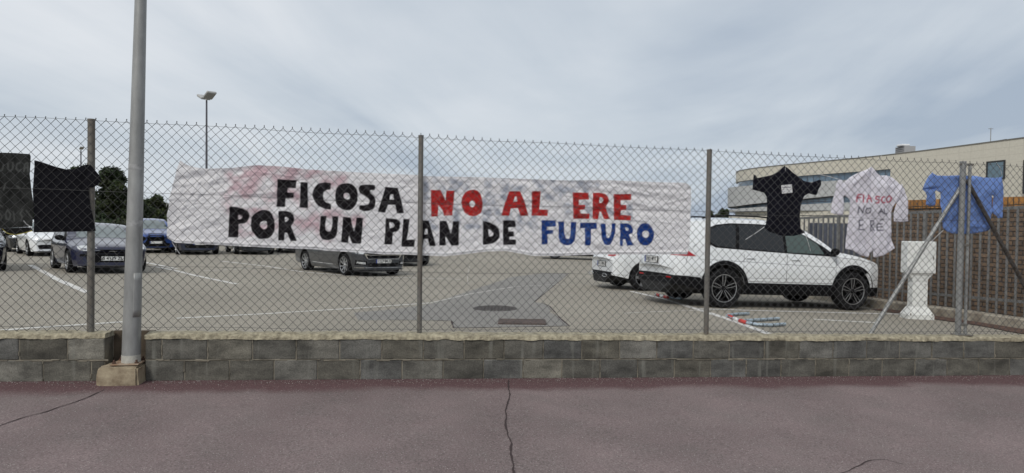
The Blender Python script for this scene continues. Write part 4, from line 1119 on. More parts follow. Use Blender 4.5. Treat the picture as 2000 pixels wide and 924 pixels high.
    def arch_trim(s, m, w=.07, off=.014):
        for xw in (s.wf, s.wr):
            z0 = s.sp['sill'] + .02; zc_ = s.R + .015; a0 = math.asin(max(-1, (z0 - zc_) / (s.Ra + w / 2)))
            o = [(xw + (s.Ra + w) * math.cos(a), zc_ + (s.Ra + w) * math.sin(a)) for a in np.linspace(a0, math.pi - a0, 30)]
            i = [(xw + (s.Ra + .004) * math.cos(a), zc_ + (s.Ra + .004) * math.sin(a)) for a in np.linspace(a0, math.pi - a0, 30)][::-1]
            s.side('arch_trim', o + i, m, off)
    def mirrors(s, x, z, m):
        for sg in (1, -1):
            q = MB(); bm = bmesh.new(); bmesh.ops.create_icosphere(bm, subdivisions=2, radius=1)
            y = s.hw * .93
            vs = [Vector((x - .02 + v.co.x * (.06 if v.co.x > 0 else .035), sg * (y + .125 + v.co.y * .115), z + .055 + v.co.z * .075)) for v in bm.verts]
            q.add(vs, [[v.index for v in f.verts] for f in bm.faces], 0); bm.free()
            q.tube([(x, sg * (y - .04), z - .03), (x - .01, sg * (y + .06), z + .0)], .022, 8, m=1)
            o = q.build('door_mirror', [m, M_black], s.root, sm=60)
    def handles(s, xs, z, m):
        for x in xs:
            for sg in (1, -1):
                hit, nn, ii, dd = s.bvh.ray_cast(Vector((x, sg * 3, z)), Vector((0, -sg, 0)))
                if hit:
                    q = MB(); q.box(hit + Vector((0, sg * .018, 0)), (.19, .018, .026), bev=.007); q.box(hit + Vector((.08, sg * .008, 0)), (.02, .02, .02)); q.box(hit + Vector((-.08, sg * .008, 0)), (.02, .02, .02)); q.build('door_handle', m, s.root)
    def plate(s, txt, x, z, front=True, w=.52, h=.11, tilt=0.0, eu=True):
        d = Vector((-1 if front else 1, 0, 0)); hit, nn, ii, dd = s.bvh.ray_cast(Vector((3 if front else -4, 0, z)), d)
        root = MB(); sg = 1 if front else -1
        root.box((0, 0, 0), (w + .02, .012, h + .02), m=2); root.box((0, -.008, 0), (w, .006, h), m=0)
        if eu: root.box((-w / 2 + .022, -.0125, 0), (.044, .004, h), m=1)
        o = root.build('number_plate', [M_plate, M_blue, M_black], s.root)
        o.location = (hit.x + sg * .012, 0, z); o.rotation_euler = (tilt, 0, math.pi / 2 * sg)
        if txt:
            t = text_mesh(txt, h * 1.02, M_ink); to = link('characters', t, o); to.location = (.02 if eu else 0, -.0125, 0); to.rotation_euler = (math.pi / 2, 0, 0)
            bw = max(v.co.x for v in t.vertices) - min(v.co.x for v in t.vertices); to.scale = ((w - (.08 if eu else .03)) / bw, 1, 1)
    def put(s, px, local, yaw, label, group=None, world=None):
        """stand the car so that its local ground point shows at the given pixel"""
        g = Vector(world) if world else gpt(*px)
        ya = math.radians(yaw)
        n = Vector((-(gz(g.x + .5, g.y) - gz(g.x - .5, g.y)), -(gz(g.x, g.y + .5) - gz(g.x, g.y - .5)), 1)).normalized()
        fx = Vector((math.cos(ya), math.sin(ya), 0)); fx = (fx - n * fx.dot(n)).normalized(); fy = n.cross(fx)
        M = Matrix((fx, fy, n)).transposed().to_4x4()
        loc = Vector((g.x, g.y, gz(g.x, g.y))) - M.to_3x3() @ Vector((local[0], local[1], 0))
        s.root.matrix_world = Matrix.Translation(loc) @ M
        tag(s.root, label, 'car', group)

P_white = paint('paint_white', (.74, .76, .77)); P_grey = paint('paint_graphite', (.042, .045, .051), .3, .3)
P_navy = paint('paint_navy', (.005, .007, .034), 0, .3); P_black = paint('paint_black', (.010, .011, .013), .2, .25)
P_blue = paint('paint_blue', (.015, .055, .23), .35, .3); P_dnavy = paint('paint_dark_navy', (.008, .012, .035), .3, .3)

def seams(c, xa, xb, xc, zt, zl):
    for x in (xa, xb, xc): c.seam([(x + .03, zt), (x, zt - .3), (x, zl)])
    c.seam([(xc, zl), (xa, zl)])

def suv():
    c = Car(dict(name='white_suv', L=4.70, W=1.84, xf=2.275, wf=1.395, wr=-1.395, R=.362, Ra=.415, sill=.27, clad=.44, paint=P_white, tumble=.36, inset=.012,
        top=[(2.275, .80), (2.25, .88), (2.18, .935), (2.05, .98), (1.7, 1.06), (1.30, 1.12), (1.10, 1.16), (.75, 1.37), (.35, 1.565), (.05, 1.645), (-.5, 1.685), (-1.2, 1.675), (-1.8, 1.635), (-2.08, 1.59), (-2.16, 1.545), (-2.24, 1.33), (-2.32, 1.12), (-2.37, 1.02), (-2.41, .90), (-2.425, .74)],
        belt=[(-2.4, 1.10), (-2.0, 1.085), (-1.0, 1.05), (0, 1.02), (1.0, .985), (1.6, .93), (2.3, .75)]))
    c.arch_trim(M_black, .075, .016); c.wheels('dual', .252, .235)
    c.side('sill_trim', [(.93, .30), (-.93, .30), (-.93, .475), (.93, .475)], M_black, .012)
    # windows: dark frame, panes
    G = [(1.04, 1.01), (.78, 1.18), (.46, 1.36), (.16, 1.49), (-.1, 1.545), (-.6, 1.57), (-1.2, 1.56), (-1.50, 1.52), (-1.68, 1.45), (-1.77, 1.31), (-1.72, 1.17), (-1.58, 1.10), (-1.0, 1.075), (0, 1.04)]
    c.side('window_frame', G, M_black, .003)
    c.side('side_window', [(.74, 1.05), (.62, 1.24), (.36, 1.385), (.10, 1.485), (-.06, 1.515), (-.08, 1.06)], M_glass_l, .006)
    c.side('side_window', [(.98, 1.03), (.78, 1.15), (.80, 1.04)], M_glass, .006)
    c.side('side_window', [(-.14, 1.065), (-.12, 1.52), (-.6, 1.55), (-1.02, 1.54), (-1.10, 1.10)], M_glass, .006)
    c.side('side_window', [(-1.17, 1.105), (-1.09, 1.54), (-1.46, 1.50), (-1.64, 1.42), (-1.71, 1.31), (-1.67, 1.19), (-1.56, 1.13)], M_glass, .006)
    c.front('windscreen', [(-.68, 1.17), (.68, 1.17), (.56, 1.55), (.3, 1.58), (-.3, 1.58), (-.56, 1.55)], M_screen, .004)
    c.rear('rear_window', [(-.62, 1.16), (.62, 1.16), (.56, 1.48), (.3, 1.505), (-.3, 1.505), (-.56, 1.48)], M_glass, .004)
    c.decal('rear_spoiler', [(-2.06, -.58, 0), (-2.13, -.58, 0), (-2.15, 0, 0), (-2.13, .58, 0), (-2.06, .58, 0)], (0, 0, -1), M_black, .02)
    seams(c, .98, -.11, -1.02, 1.0, .50); c.seam([(-1.93, 1.16), (-2.10, 1.05), (-2.16, .80)]); c.seam([(1.90, .90), (1.55, .97), (1.06, 1.0)])
    c.seam([(1.3, .80), (.5, .82), (-1.0, .86), (-1.9, .88)], .006)
    for sg in (1, -1):
        c.decal('tail_lamp', [(-1.90, 0, .93), (-2.02, 0, 1.0), (-2.14, 0, 1.07), (-2.26, 0, 1.08), (-2.28, 0, .93)], (.08, -sg, 0), M_red, .008)
        c.decal('tail_lamp', [(0, sg * .50, 1.05), (0, sg * .50, 1.0), (0, sg * .74, .98), (0, sg * .76, 1.08), (0, sg * .66, 1.07)], (1, 0, 0), M_red, .007)
        c.decal('headlight', [(0, sg * .44, .83), (0, sg * .80, .86), (0, sg * .80, .95), (0, sg * .62, .90), (0, sg * .44, .88)], (-1, 0, 0), M_lamp, .006)
        c.decal('headlight', [(2.16, 0, .82), (1.84, 0, .93), (1.86, 0, .96), (2.05, 0, .93), (2.16, 0, .90)], (-.3, -sg, 0), M_lamp, .006)
    c.front('grille', [(-.46, .82), (.46, .82), (.46, .90), (-.46, .90)], M_black, .008)
    c.front('bumper_trim', [(-.60, .36), (.60, .36), (.64, .50), (.52, .60), (-.52, .60), (-.64, .50)], M_black, .010)
    c.rear('bumper_trim', [(-.70, .42), (.70, .42), (.70, .56), (.4, .58), (-.4, .58), (-.70, .56)], M_black, .014)
    for sg in (1, -1):
        c.side('bumper_trim', [(-2.30, .40), (-2.30, .575), (-1.88, .55), (-1.84, .40)], M_black, .013, (sg,))
        c.decal('bumper_trim', [(-2.40, sg * .55, .42), (-2.40, sg * .55, .575), (-2.12, sg * .90, .565), (-2.12, sg * .90, .42)], (1, -sg * .8, 0), M_black, .0155)
        c.decal('reflector', [(0, sg * .48, .515), (0, sg * .66, .515), (0, sg * .66, .54), (0, sg * .48, .54)], (1, 0, 0), M_red, .022)
        q = MB(); pts = [(.28, sg * .60, 1.60), (.20, sg * .61, 1.645), (-.1, sg * .62, 1.69), (-.6, sg * .62, 1.715), (-1.2, sg * .615, 1.705), (-1.6, sg * .605, 1.675), (-1.72, sg * .60, 1.63)]
        q.tube(pts, .014, 8); [q.tube([(p[0], p[1], p[2] - .045), p], .012, 6) for p in pts[2:6:2]]; q.build('roof_rail', M_black, c.root, sm=50)
    q = MB(); q.prism([(-1.86, -.003, 1.62), (-2.02, -.003, 1.60), (-2.02, -.003, 1.66), (-1.97, -.003, 1.69)], (0, .006, 0)); q.build('roof_antenna', M_black, c.root)
    c.mirrors(.90, 1.05, M_black); c.handles((.10, -.86), .93, P_white); c.plate('3902 MYT', 0, .83, False)
    c.put((1414, 598), (-1.395, -.86), 14.5, 'white estate-like suv with black wheel arches and roof rails, nearest car behind the fence', world=(3.86, 12.45))
suv()

def hatch(paint_m, name='parked_car', H=1.46, L=4.26, W=1.79, wheel='five', plate_f=None, plate_r=None, lamp=None, sill=.20, R=.315, grille='bar', grey=False):
    k = H / 1.46; xf = L / 2 - .05; xr = xf - L
    c = Car(dict(name=name, L=L, W=W, xf=xf, wf=xf - .83, wr=xf - .83 - 2.6 * L / 4.26, R=R, Ra=R + .05, sill=sill, paint=paint_m, tumble=.42,
        top=[(xf, .68 * k), (xf - .03, .745 * k), (xf - .10, .785 * k), (xf - .3, .845 * k), (xf - .75, .93 * k), (xf - 1.05, .99 * k), (xf - 1.25, 1.08 * k), (xf - 1.6, 1.27 * k), (xf - 1.9, 1.39 * k), (xf - 2.3, 1.45 * k), (xf - 2.9, 1.455 * k), (xr + .65, 1.41 * k), (xr + .30, 1.34 * k), (xr + .20, 1.22 * k), (xr + .10, 1.02 * k), (xr + .05, .92 * k), (xr, .76 * k)],
        belt=[(xr, .97 * k), (xr + .5, .95 * k), (0, .91 * k), (xf - 1.0, .86 * k), (xf, .66 * k)]))
    c.wheels(wheel, R * .66, .205)
    X = lambda d: xf - d
    c.side('window_frame', [(X(1.12), .90 * k), (X(1.30), 1.02 * k), (X(1.65), 1.20 * k), (X(2.0), 1.33 * k), (X(2.5), 1.375 * k), (X(3.1), 1.36 * k), (xr + .62, 1.30 * k), (xr + .42, 1.17 * k), (xr + .36, 1.01 * k), (xr + 1.0, .965 * k), (X(2.2), .93 * k)], M_black, .003)
    c.side('side_window', [(X(1.42), .935 * k), (X(1.70), 1.17 * k), (X(2.02), 1.295 * k), (X(2.20), 1.325 * k), (X(2.24), .955 * k)], M_glass, .006)
    c.side('side_window', [(X(2.31), .96 * k), (X(2.27), 1.33 * k), (X(2.55), 1.345 * k), (X(3.05), 1.33 * k), (X(3.12), .985 * k)], M_glass, .006)
    c.side('side_window', [(X(3.19), .99 * k), (X(3.12), 1.33 * k), (xr + .66, 1.275 * k), (xr + .50, 1.15 * k), (xr + .47, 1.02 * k)], M_glass, .006)
    c.front('windscreen', [(-.66, 1.00 * k), (0, 1.005 * k), (.66, 1.0 * k), (.56, 1.34 * k), (.3, 1.375 * k), (-.3, 1.375 * k), (-.56, 1.34 * k)], M_screen, .004)
    c.rear('rear_window', [(-.60, 1.0 * k), (.60, 1.0 * k), (.52, 1.26 * k), (-.52, 1.26 * k)], M_glass, .004)
    seams(c, X(1.15), X(2.26), X(3.05), .88 * k, .28)
    for sg in (1, -1):
        if lamp == 'round':
            o = c.decal('headlight', [(xf - .1, sg * y, z) for y, z in ((.30, .60), (.38, .675), (.55, .76), (.72, .79), (.82, .77), (.80, .68), (.70, .61), (.52, .585))], (-1, -sg * .15, -.25), M_lamp, .008)
        else:
            c.decal('headlight', [(xf - .1, sg * y, z * k) for y, z in ((.46, .63), (.52, .69), (.70, .735), (.84, .74), (.86, .66), (.72, .625))], (-1, -sg * .35, -.1), M_lamp, .008)
        c.decal('tail_lamp', [(xr, sg * y, z * k) for y, z in ((.50, .80), (.50, .93), (.72, .96), (.86, .93), (.86, .82), (.70, .79))], (1, -sg * .3, 0), M_red, .008)
    if grille == 'bar':
        c.front('grille', [(-.40, .645 * k), (.40, .645 * k), (.42, .685 * k), (-.42, .685 * k)], M_black, .007)
    c.front('lower_grille', [(-.56, .30), (.56, .30), (.62, .44), (.50, .47), (-.50, .47), (-.62, .44)], M_black, .008)
    c.rear('bumper_trim', [(-.66, .30), (.66, .30), (.70, .42), (-.70, .42)], M_black, .008)
    c.mirrors(X(1.40), .93 * k, M_black if lamp == 'round' else paint_m); c.handles((X(2.12), X(3.0)), .80 * k, paint_m)
    if plate_f is not None: c.plate(plate_f, 0, .50 if lamp != 'round' else .40, True, eu=lamp != 'round')
    if plate_r is not None: c.plate(plate_r, 0, .60, False)
    return c

g = hatch(P_white, 'white_hatchback', wheel='five', plate_f=None, plate_r='8512 MXV')
g.side('character_line', [(-1.2, .70), (1.2, .66), (1.2, .666), (-1.2, .706)], M_black, .0012)
for sg in (1, -1):
    q = MB(); pts = [(g.xr - .012, sg * (.42 + .15 * math.cos(a) + .05), .335 + .035 * math.sin(a)) for a in np.linspace(0, 6.2832, 20)]
    q.tube(pts, .008, 6, cap=False); q.build('exhaust_trim', M_chrome, g.root, sm=60)
g.put(None, (g.wr, -.80), 13, 'white hatchback half hidden behind the white suv, its rear and one wheel showing', world=(3.10, 16.1))

# small navy hatchback with round-cornered lamps (front towards the camera)
n_ = hatch(P_navy, 'navy_hatchback', H=1.36, L=3.80, W=1.90, wheel='cover', plate_f='B 4139 ZL', lamp='round', R=.30)
k = 1
n_.front('upper_grille', [(-.46, .53), (.46, .53), (.50, .575), (-.50, .575)], M_black, .010)
n_.front('bumper_strip', [(-.74, .455), (.74, .455), (.74, .515), (-.74, .515)], M_black, .016)
q = MB()                                   # emblem: small rampant shape between two bars
hx = n_.bvh.ray_cast(Vector((3, 0, .60)), Vector((-1, 0, 0)))[0].x + .012
for pts, r_ in (([(hx, -.10, .635), (hx, -.085, .60), (hx, -.06, .585), (hx, -.03, .58)], .008), ([(hx, .10, .635), (hx, .085, .60), (hx, .06, .585), (hx, .03, .58)], .008),
                ([(hx, -.025, .625), (hx, 0, .635), (hx, .02, .62), (hx, .005, .60), (hx, -.02, .585)], .012), ([(hx, .0, .60), (hx, .035, .59)], .010)):
    q.tube(pts, r_, 6)
q.build('emblem', M_chrome, n_.root, sm=50)
n_.put((131, 528.5), (n_.wf, -.74), -50, 'small navy blue hatchback facing the fence behind the leftmost post', world=None)
"""placement refined below"""
def place_at(c, px, Y, local, yaw):
    p = at_depth(px, 430, Y); c.put(None, local, yaw, c.root['label'], c.root.get('group'), world=(p[0], Y))
place_at(n_, 133, 18.1, (n_.wf, -.88), -48)

def sedan():
    c = Car(dict(name='grey_saloon', L=4.69, W=1.83, xf=2.30, wf=1.41, wr=-1.28, R=.325, Ra=.375, sill=.19, paint=P_grey, tumble=.42,
        top=[(2.30, .73), (2.28, .785), (2.20, .82), (2.0, .86), (1.5, .93), (1.15, .98), (.95, 1.06), (.5, 1.28), (.15, 1.41), (-.3, 1.465), (-.9, 1.45), (-1.5, 1.33), (-1.9, 1.17), (-2.15, 1.09), (-2.30, 1.03), (-2.36, .92), (-2.39, .72)],
        belt=[(-2.4, .98), (-1.5, .95), (0, .91), (1.0, .87), (2.3, .66)]))
    c.wheels('turbine', .235, .225)
    c.side('window_frame', [(1.02, .92), (.8, 1.04), (.4, 1.22), (.05, 1.34), (-.4, 1.38), (-.95, 1.35), (-1.45, 1.20), (-1.72, 1.02), (-1.4, .985), (0, .95)], M_black, .003)
    c.side('side_window', [(.75, .955), (.42, 1.18), (.05, 1.305), (-.15, 1.335), (-.2, .97)], M_glass, .006)
    c.side('side_window', [(-.27, .975), (-.22, 1.34), (-.5, 1.35), (-.95, 1.32), (-1.35, 1.18), (-1.45, 1.0)], M_glass, .006)
    c.front('windscreen', [(-.68, 1.0), (.68, 1.0), (.56, 1.36), (-.56, 1.36)], M_screen, .004)
    c.rear('rear_window', [(-.60, 1.12), (.60, 1.12), (.52, 1.30), (-.52, 1.30)], M_glass, .004)
    seams(c, 1.02, -.22, -1.15, .90, .30)
    c.seam([(1.0, .60), (0, .56), (-1.0, .62)], .005)
    c.side('character_line', [(1.95, .735), (1.0, .77), (-1.9, .82), (-1.9, .826), (1.0, .777), (1.95, .741)], M_black, .001)
    c.side('sill_bright_trim', [(.9, .30), (-.75, .32), (-.75, .335), (.9, .315)], M_chrome, .006)
    fr = [(-.52, .74), (-.60, .66), (-.50, .53), (.50, .53), (.60, .66), (.52, .74)]
    c.front('grille_surround', [(y * 1.06, .635 + (z - .635) * 1.25) for y, z in fr], M_chrome, .008)
    c.front('grille', fr, M_black, .014)
    for sg in (1, -1):
        c.decal('headlight', [(2.2, sg * y, z) for y, z in ((.66, .66), (.62, .745), (.80, .775), (.90, .765), (.90, .70), (.80, .67))], (-1, -sg * .4, -.1), M_lamp, .008)
        c.decal('fog_lamp', [(2.2, sg * y, z) for y, z in ((.58, .36), (.60, .42), (.82, .44), (.84, .38))], (-1, -sg * .25, 0), M_lamp, .008)
        c.decal('air_vent', [(2.2, sg * y, z) for y, z in ((.52, .33), (.56, .46), (.86, .48), (.87, .34))], (-1, -sg * .25, 0), M_black, .005)
        c.decal('tail_lamp', [(-2.3, sg * y, z) for y, z in ((.45, .80), (.45, .92), (.86, .96), (.86, .84))], (1, -sg * .3, 0), M_red, .008)
    c.front('lower_grille', [(-.50, .29), (.50, .29), (.50, .40), (-.50, .40)], M_black, .010)
    c.front('chin_trim', [(-.80, .255), (.80, .255), (.80, .272), (-.80, .272)], M_chrome, .012)
    c.mirrors(.85, .95, P_grey); c.handles((-.02, -1.0), .80, P_grey); c.plate('1227 MLR', 0, .45, True)
    c.root['label'] = 'dark grey saloon with bright turbine wheels showing below the white banner'
    c.wf_ = 1.41
    place_at(c, 674, 20.3, (1.41, -.84), -49)
sedan()

# other parked cars, mostly hidden behind shirts and banner
def other(paint_m, px, Y, yaw, label, ref='front', **k):
    c = hatch(paint_m, **k); c.root['label'] = label; c.root['group'] = 'cars parked farther back'
    place_at(c, px, Y, (c.wf, -.80) if ref == 'front' else (c.wr, -.80) if ref == 'rear' else (c.wf, .80), yaw); return c
o = other(P_black, 4, 18.6, -49, 'black car at the left edge with only its front corner in view', ref='other', H=1.5, wheel='five', plate_f='')
other(P_white, 56, 27.5, -47, 'white car with smoked lamps behind the navy hatchback', H=1.46, wheel='five')
other(P_black, 14, 31.0, -49, 'black car between the left edge and the white car', H=1.5)
c = other(P_blue, 262, 31.5, -55, 'bright blue suv behind the lamp post', H=1.62, L=4.45, W=1.85, wheel='five', R=.36, sill=.26, plate_f='')
c.front('spindle_grille', [(-.30, .90), (-.36, .62), (-.52, .36), (.52, .36), (.36, .62), (.30, .90)], M_black, .010)
other(P_black, 326, 34.5, -52, 'black car between the blue suv and the left end of the white banner', H=1.48)
other(P_dnavy, 347, 30.5, -57, 'dark navy car with its plate just below the left end of the white banner', H=1.5, plate_f='')
other(P_black, 460, 31.5, -60, 'black car under the white banner, right of the dark navy car', H=1.45)
other(P_dnavy, 545, 34.0, -58, 'dark blue car under the white banner, just left of the grey saloon', H=1.45)
other(P_black, 830, 27.0, -58, 'dark car behind the nose of the grey saloon', ref='other', H=1.45)
other(P_black, 1085, 33.5, 176, 'black car far back under the right half of the white banner', ref='other', H=1.42)

# ------------------------------------------------------------------ things lying or set in the car park
def manhole():
    c = gpt(967, 603); root = empty('manhole_cover', c)
    tag(root, 'round dark iron manhole cover set in the asphalt patch', 'manhole cover')
    q = MB(); q.lathe([(.001, .006), (.33, .006), (.335, .010), (.37, .010), (.375, .0)], 48)
    M_iron = mat('cast_iron', (.055, .045, .04), .7, .3, noise=.5, nscale=18)
    q.build('ring', M_iron, root, sm=30)
    p = MB()
    for i in range(-5, 6):
        for j in range(-5, 6):
            if math.hypot(i, j) * .058 < .30: p.box((i * .058, j * .058, .0072), (.03, .03, .002))
    p.build('lid_pattern', M_iron, root)
manhole()
def drain():
    a, b, c, d = [gpt(*p) for p in ((975, 622), (1058, 621), (1069, 638), (977, 639))]
    ctr = (a + b + c + d) / 4; root = empty('drain_cover', ctr)
    tag(root, 'rusty rectangular drain cover in the asphalt patch close to the wall', 'drain cover')
    M_r = mat('rusty_iron', (.095, .068, .058), .85, .1, noise=.5, nscale=12)
    w = .64; l = .42
    q = MB(); q.box((0, 0, .008), (w, l, .010)); q.build('plate', M_r, root)
    q = MB()
    for i in range(12): q.box((-w / 2 + .05 + i * (w - .1) / 11, 0, .015), (.022, l - .06, .006))
    q.build('ribs', M_r, root)
    q = MB()
    for sx, sy, dx, dy in ((0, -1, w + .04, .03), (0, 1, w + .04, .03), (-1, 0, .03, l), (1, 0, .03, l)): q.box((sx * (w / 2 + .012), sy * (l / 2 + .012), .008), (dx, dy, .018))
    q.build('frame', M_r, root)
drain()
M_refl = mat('barrier_silver', (.38, .46, .52), .35, .3, noise=.2, nscale=20)
M_tape = mat('red_tape', (.50, .035, .025), .5)
M_wtape = mat('white_tape', (.68, .68, .66), .5)
def barrier(lines, bands, label):
    P0 = gpt(*lines[0][0]); root = empty('fallen_barrier', P0); tag(root, label, 'barrier')
    def pt(px, up=.03): g = gpt(*px); return g + Vector((0, 0, up)) - P0
    for l in lines:
        q = MB(); pts = [pt(p) for p in l]; out = [pts[0]]
        for a, b in zip(pts[:-1], pts[1:]): out += [a.lerp(b, .5), b]
        q.tube(out, .025, 12); q.build('tube', M_refl, root, sm=50)
        Ld = sum((b - a).length for a, b in zip(pts[:-1], pts[1:])); n = int(Ld / .14)
        for i in range(1, n):                                   # dark rings between reflective sleeves
            t = i / n * Ld; k = 0
            while k < len(pts) - 2 and t > (pts[k + 1] - pts[k]).length: t -= (pts[k + 1] - pts[k]).length; k += 1
            d = (pts[k + 1] - pts[k]).normalized(); c = pts[k] + d * t
            r = MB(); r.tube([c - d * .006, c + d * .006], .0265, 12); r.build('ring', M_black, root, sm=50)
    for a, b, m in bands:
        q = MB(); q.tube([pt(a), pt(b)], .0285, 14); q.build('tape_band', m, root, sm=50)
    return root
barrier([[(1420, 620), (1440, 628), (1459, 634), (1480, 638), (1505, 639), (1533, 637)], [(1422, 619), (1440, 617), (1462, 616)], [(1456, 630), (1490, 628), (1521, 626)]],
        [((1423, 621), (1433, 625), M_tape), ((1435, 626), (1442, 629), M_wtape), ((1445, 630), (1458, 634), M_tape)],
        'flattened silver hoop barrier with red bands lying near the white suv')
barrier([[(1281, 578), (1302, 583), (1330, 586)]], [((1282, 578), (1288, 580), M_tape), ((1291, 581), (1297, 582), M_wtape), ((1298, 582), (1304, 584), M_tape)],
        'silver and red barrier tube lying behind the rear wheels of the white suv')

def cabinet():
    c = Vector((7.22, 12.05, gz(7.22, 12.05) + .03)); root = empty('utility_cabinet', c, math.radians(-4))
    root.scale = (.70, .70, .94)
    tag(root, 'white utility cabinet on a flared white pedestal before the brick wall', 'cabinet')
    Mw = mat('white_enamel', (.70, .71, .69), .6, noise=.14, nscale=6)
    q = MB(); q.box((0, .1, 1.13), (.70, .34, .60), bev=.012); q.build('box', Mw, root)
    q = MB(); q.box((0, -.075, 1.135), (.64, .012, .54), bev=.004); dr = q.build('door', Mw, root)
    q = MB(); q.box((.27, -.088, 1.12), (.02, .02, .07), bev=.004); q.build('lock', M_galv2, dr)
    q = MB(); q.box((0, .1, .812), (.58, .30, .035), bev=.008); q.build('tray', mat('grey_enamel', (.42, .42, .40), .6), root)
    def fr(z0, w0, d0, z1, w1, d1):
        vs = [(sx * w0 / 2, .1 + sy * d0 / 2, z0) for sx, sy in ((-1, -1), (1, -1), (1, 1), (-1, 1))] + [(sx * w1 / 2, .1 + sy * d1 / 2, z1) for sx, sy in ((-1, -1), (1, -1), (1, 1), (-1, 1))]
        return vs, [(0, 3, 2, 1), (4, 5, 6, 7), (0, 1, 5, 4), (1, 2, 6, 5), (2, 3, 7, 6), (3, 0, 4, 7)]
    q = MB(); q.add(*fr(.20, .37, .24, .72, .37, .24)); q.add(*fr(.722, .38, .25, .793, .52, .28)); q.build('column', Mw, root)
    q = MB(); q.add(*fr(.055, .62, .42, .198, .40, .26)); q.add(*fr(-.04, .63, .43, .053, .63, .43)); q.build('foot', Mw, root)
    for sx in (-1, 1):
        q = MB(); q.tube([(sx * .26, -.12, .05), (sx * .26, -.12, .085)], .014, 6); q.build('anchor_bolt', M_galv2, root)
    for z in (.30, .62):
        q = MB(); q.tube([(0.12, -.02, z), (.12, -.026, z)], .012, 10); q.build('screw_cap', M_galv2, root)
cabinet()

# ------------------------------------------------------------------ palisade fence, kerb and brick wall on the right
PL0, PL1 = Vector((9.75, 5.6)), Vector((6.90, 16.9))
def pl(t): return PL0.lerp(PL1, t)
def pl_y(Y): return (Y - PL0.y) / (PL1.y - PL0.y)
PLD = (PL1 - PL0).normalized(); PLN = Vector((PLD.y, -PLD.x))    # PLN points away from the car park
def ptop(Y): return 1.91 - (Y - 11.2) * .0335
def kerb_top(Y): return .104 - (Y - 11.2) * .0147
M_pal = mat('palisade_steel', (.17, .17, .165), .6, .25, noise=.25, nscale=7)
def palisade():
    root = empty('palisade_fence', (pl(.5).x, pl(.5).y, 0)); tag(root, 'grey steel palisade fence of upright bars on a kerb before the brick wall', 'fence')
    R0 = root.location; L = (PL1 - PL0).length; n = int(L / .165)
    for i in range(n + 1):
        p = pl(i / n); zt, zb = ptop(p.y), kerb_top(p.y) + .015
        q = MB(); big = i % 14 == 4; w = .06 if big else .036
        rot = Matrix.Rotation(math.atan2(PLD.y, PLD.x), 3, 'Z')
        q.box(Vector((p.x, p.y, (zt + zb) / 2)) - R0, (w, .03 if not big else .06, zt - zb), rot=rot, bev=.006)
        q.build('post' if big else 'bar', M_pal, root)
    for dz, th in ((0.0, .05), (-1.55, .045)):
        a, b = pl(0), pl(1); q = MB(); oz = PLN * .03
        pa = Vector((a.x + oz.x, a.y + oz.y, ptop(a.y) + dz)) - R0; pb = Vector((b.x + oz.x, b.y + oz.y, ptop(b.y) + dz)) - R0
        u = Vector((0, 0, th / 2)); v = Vector((PLN.x, PLN.y, 0)) * .02
        q.prism([pa - u - v, pa - u + v, pa + u + v, pa + u - v], pb - pa); q.build('rail', M_pal, root)
palisade()
def strip_solid(name, rows, mats, label=None, cat=None, kind=None, bump=None):
    """rows: list of cross sections (each a list of 3D points) swept together"""
    vs = []; fs = []; J = len(rows[0])
    for r in rows: vs += r
    for i in range(len(rows) - 1):
        for j in range(J): fs.append((i * J + j, (i + 1) * J + j, (i + 1) * J + (j + 1) % J, i * J + (j + 1) % J))
    fs += [tuple(range(J)), tuple((len(rows) - 1) * J + j for j in range(J))[::-1]]
    q = MB(); q.add(vs, fs); o = q.build(name, mats)
    return tag(o, label, cat, kind=kind)
rows = []
for t in np.linspace(0, 1.05, 40):
    p = pl(t); n = Vector((PLN.x, PLN.y, 0)); z1 = kerb_top(p.y); z0 = gz(p.x, p.y) - .25
    w = (float(vn(t * 60, 3)) - .5) * .012
    rows.append([Vector((p.x, p.y, z0)) - n * .17, Vector((p.x, p.y, z1 - .02 + w)) - n * .16, Vector((p.x, p.y, z1 + w)) - n * .13, Vector((p.x, p.y, z1 + w)) + n * .10, Vector((p.x, p.y, z0)) + n * .10])
strip_solid('kerb_wall', rows, mat('kerb_concrete', (.30, .28, .23), .95, noise=.5, nscale=5, noise_col=(.15, .12, .09)), 'low rough concrete kerb under the palisade fence', 'kerb')
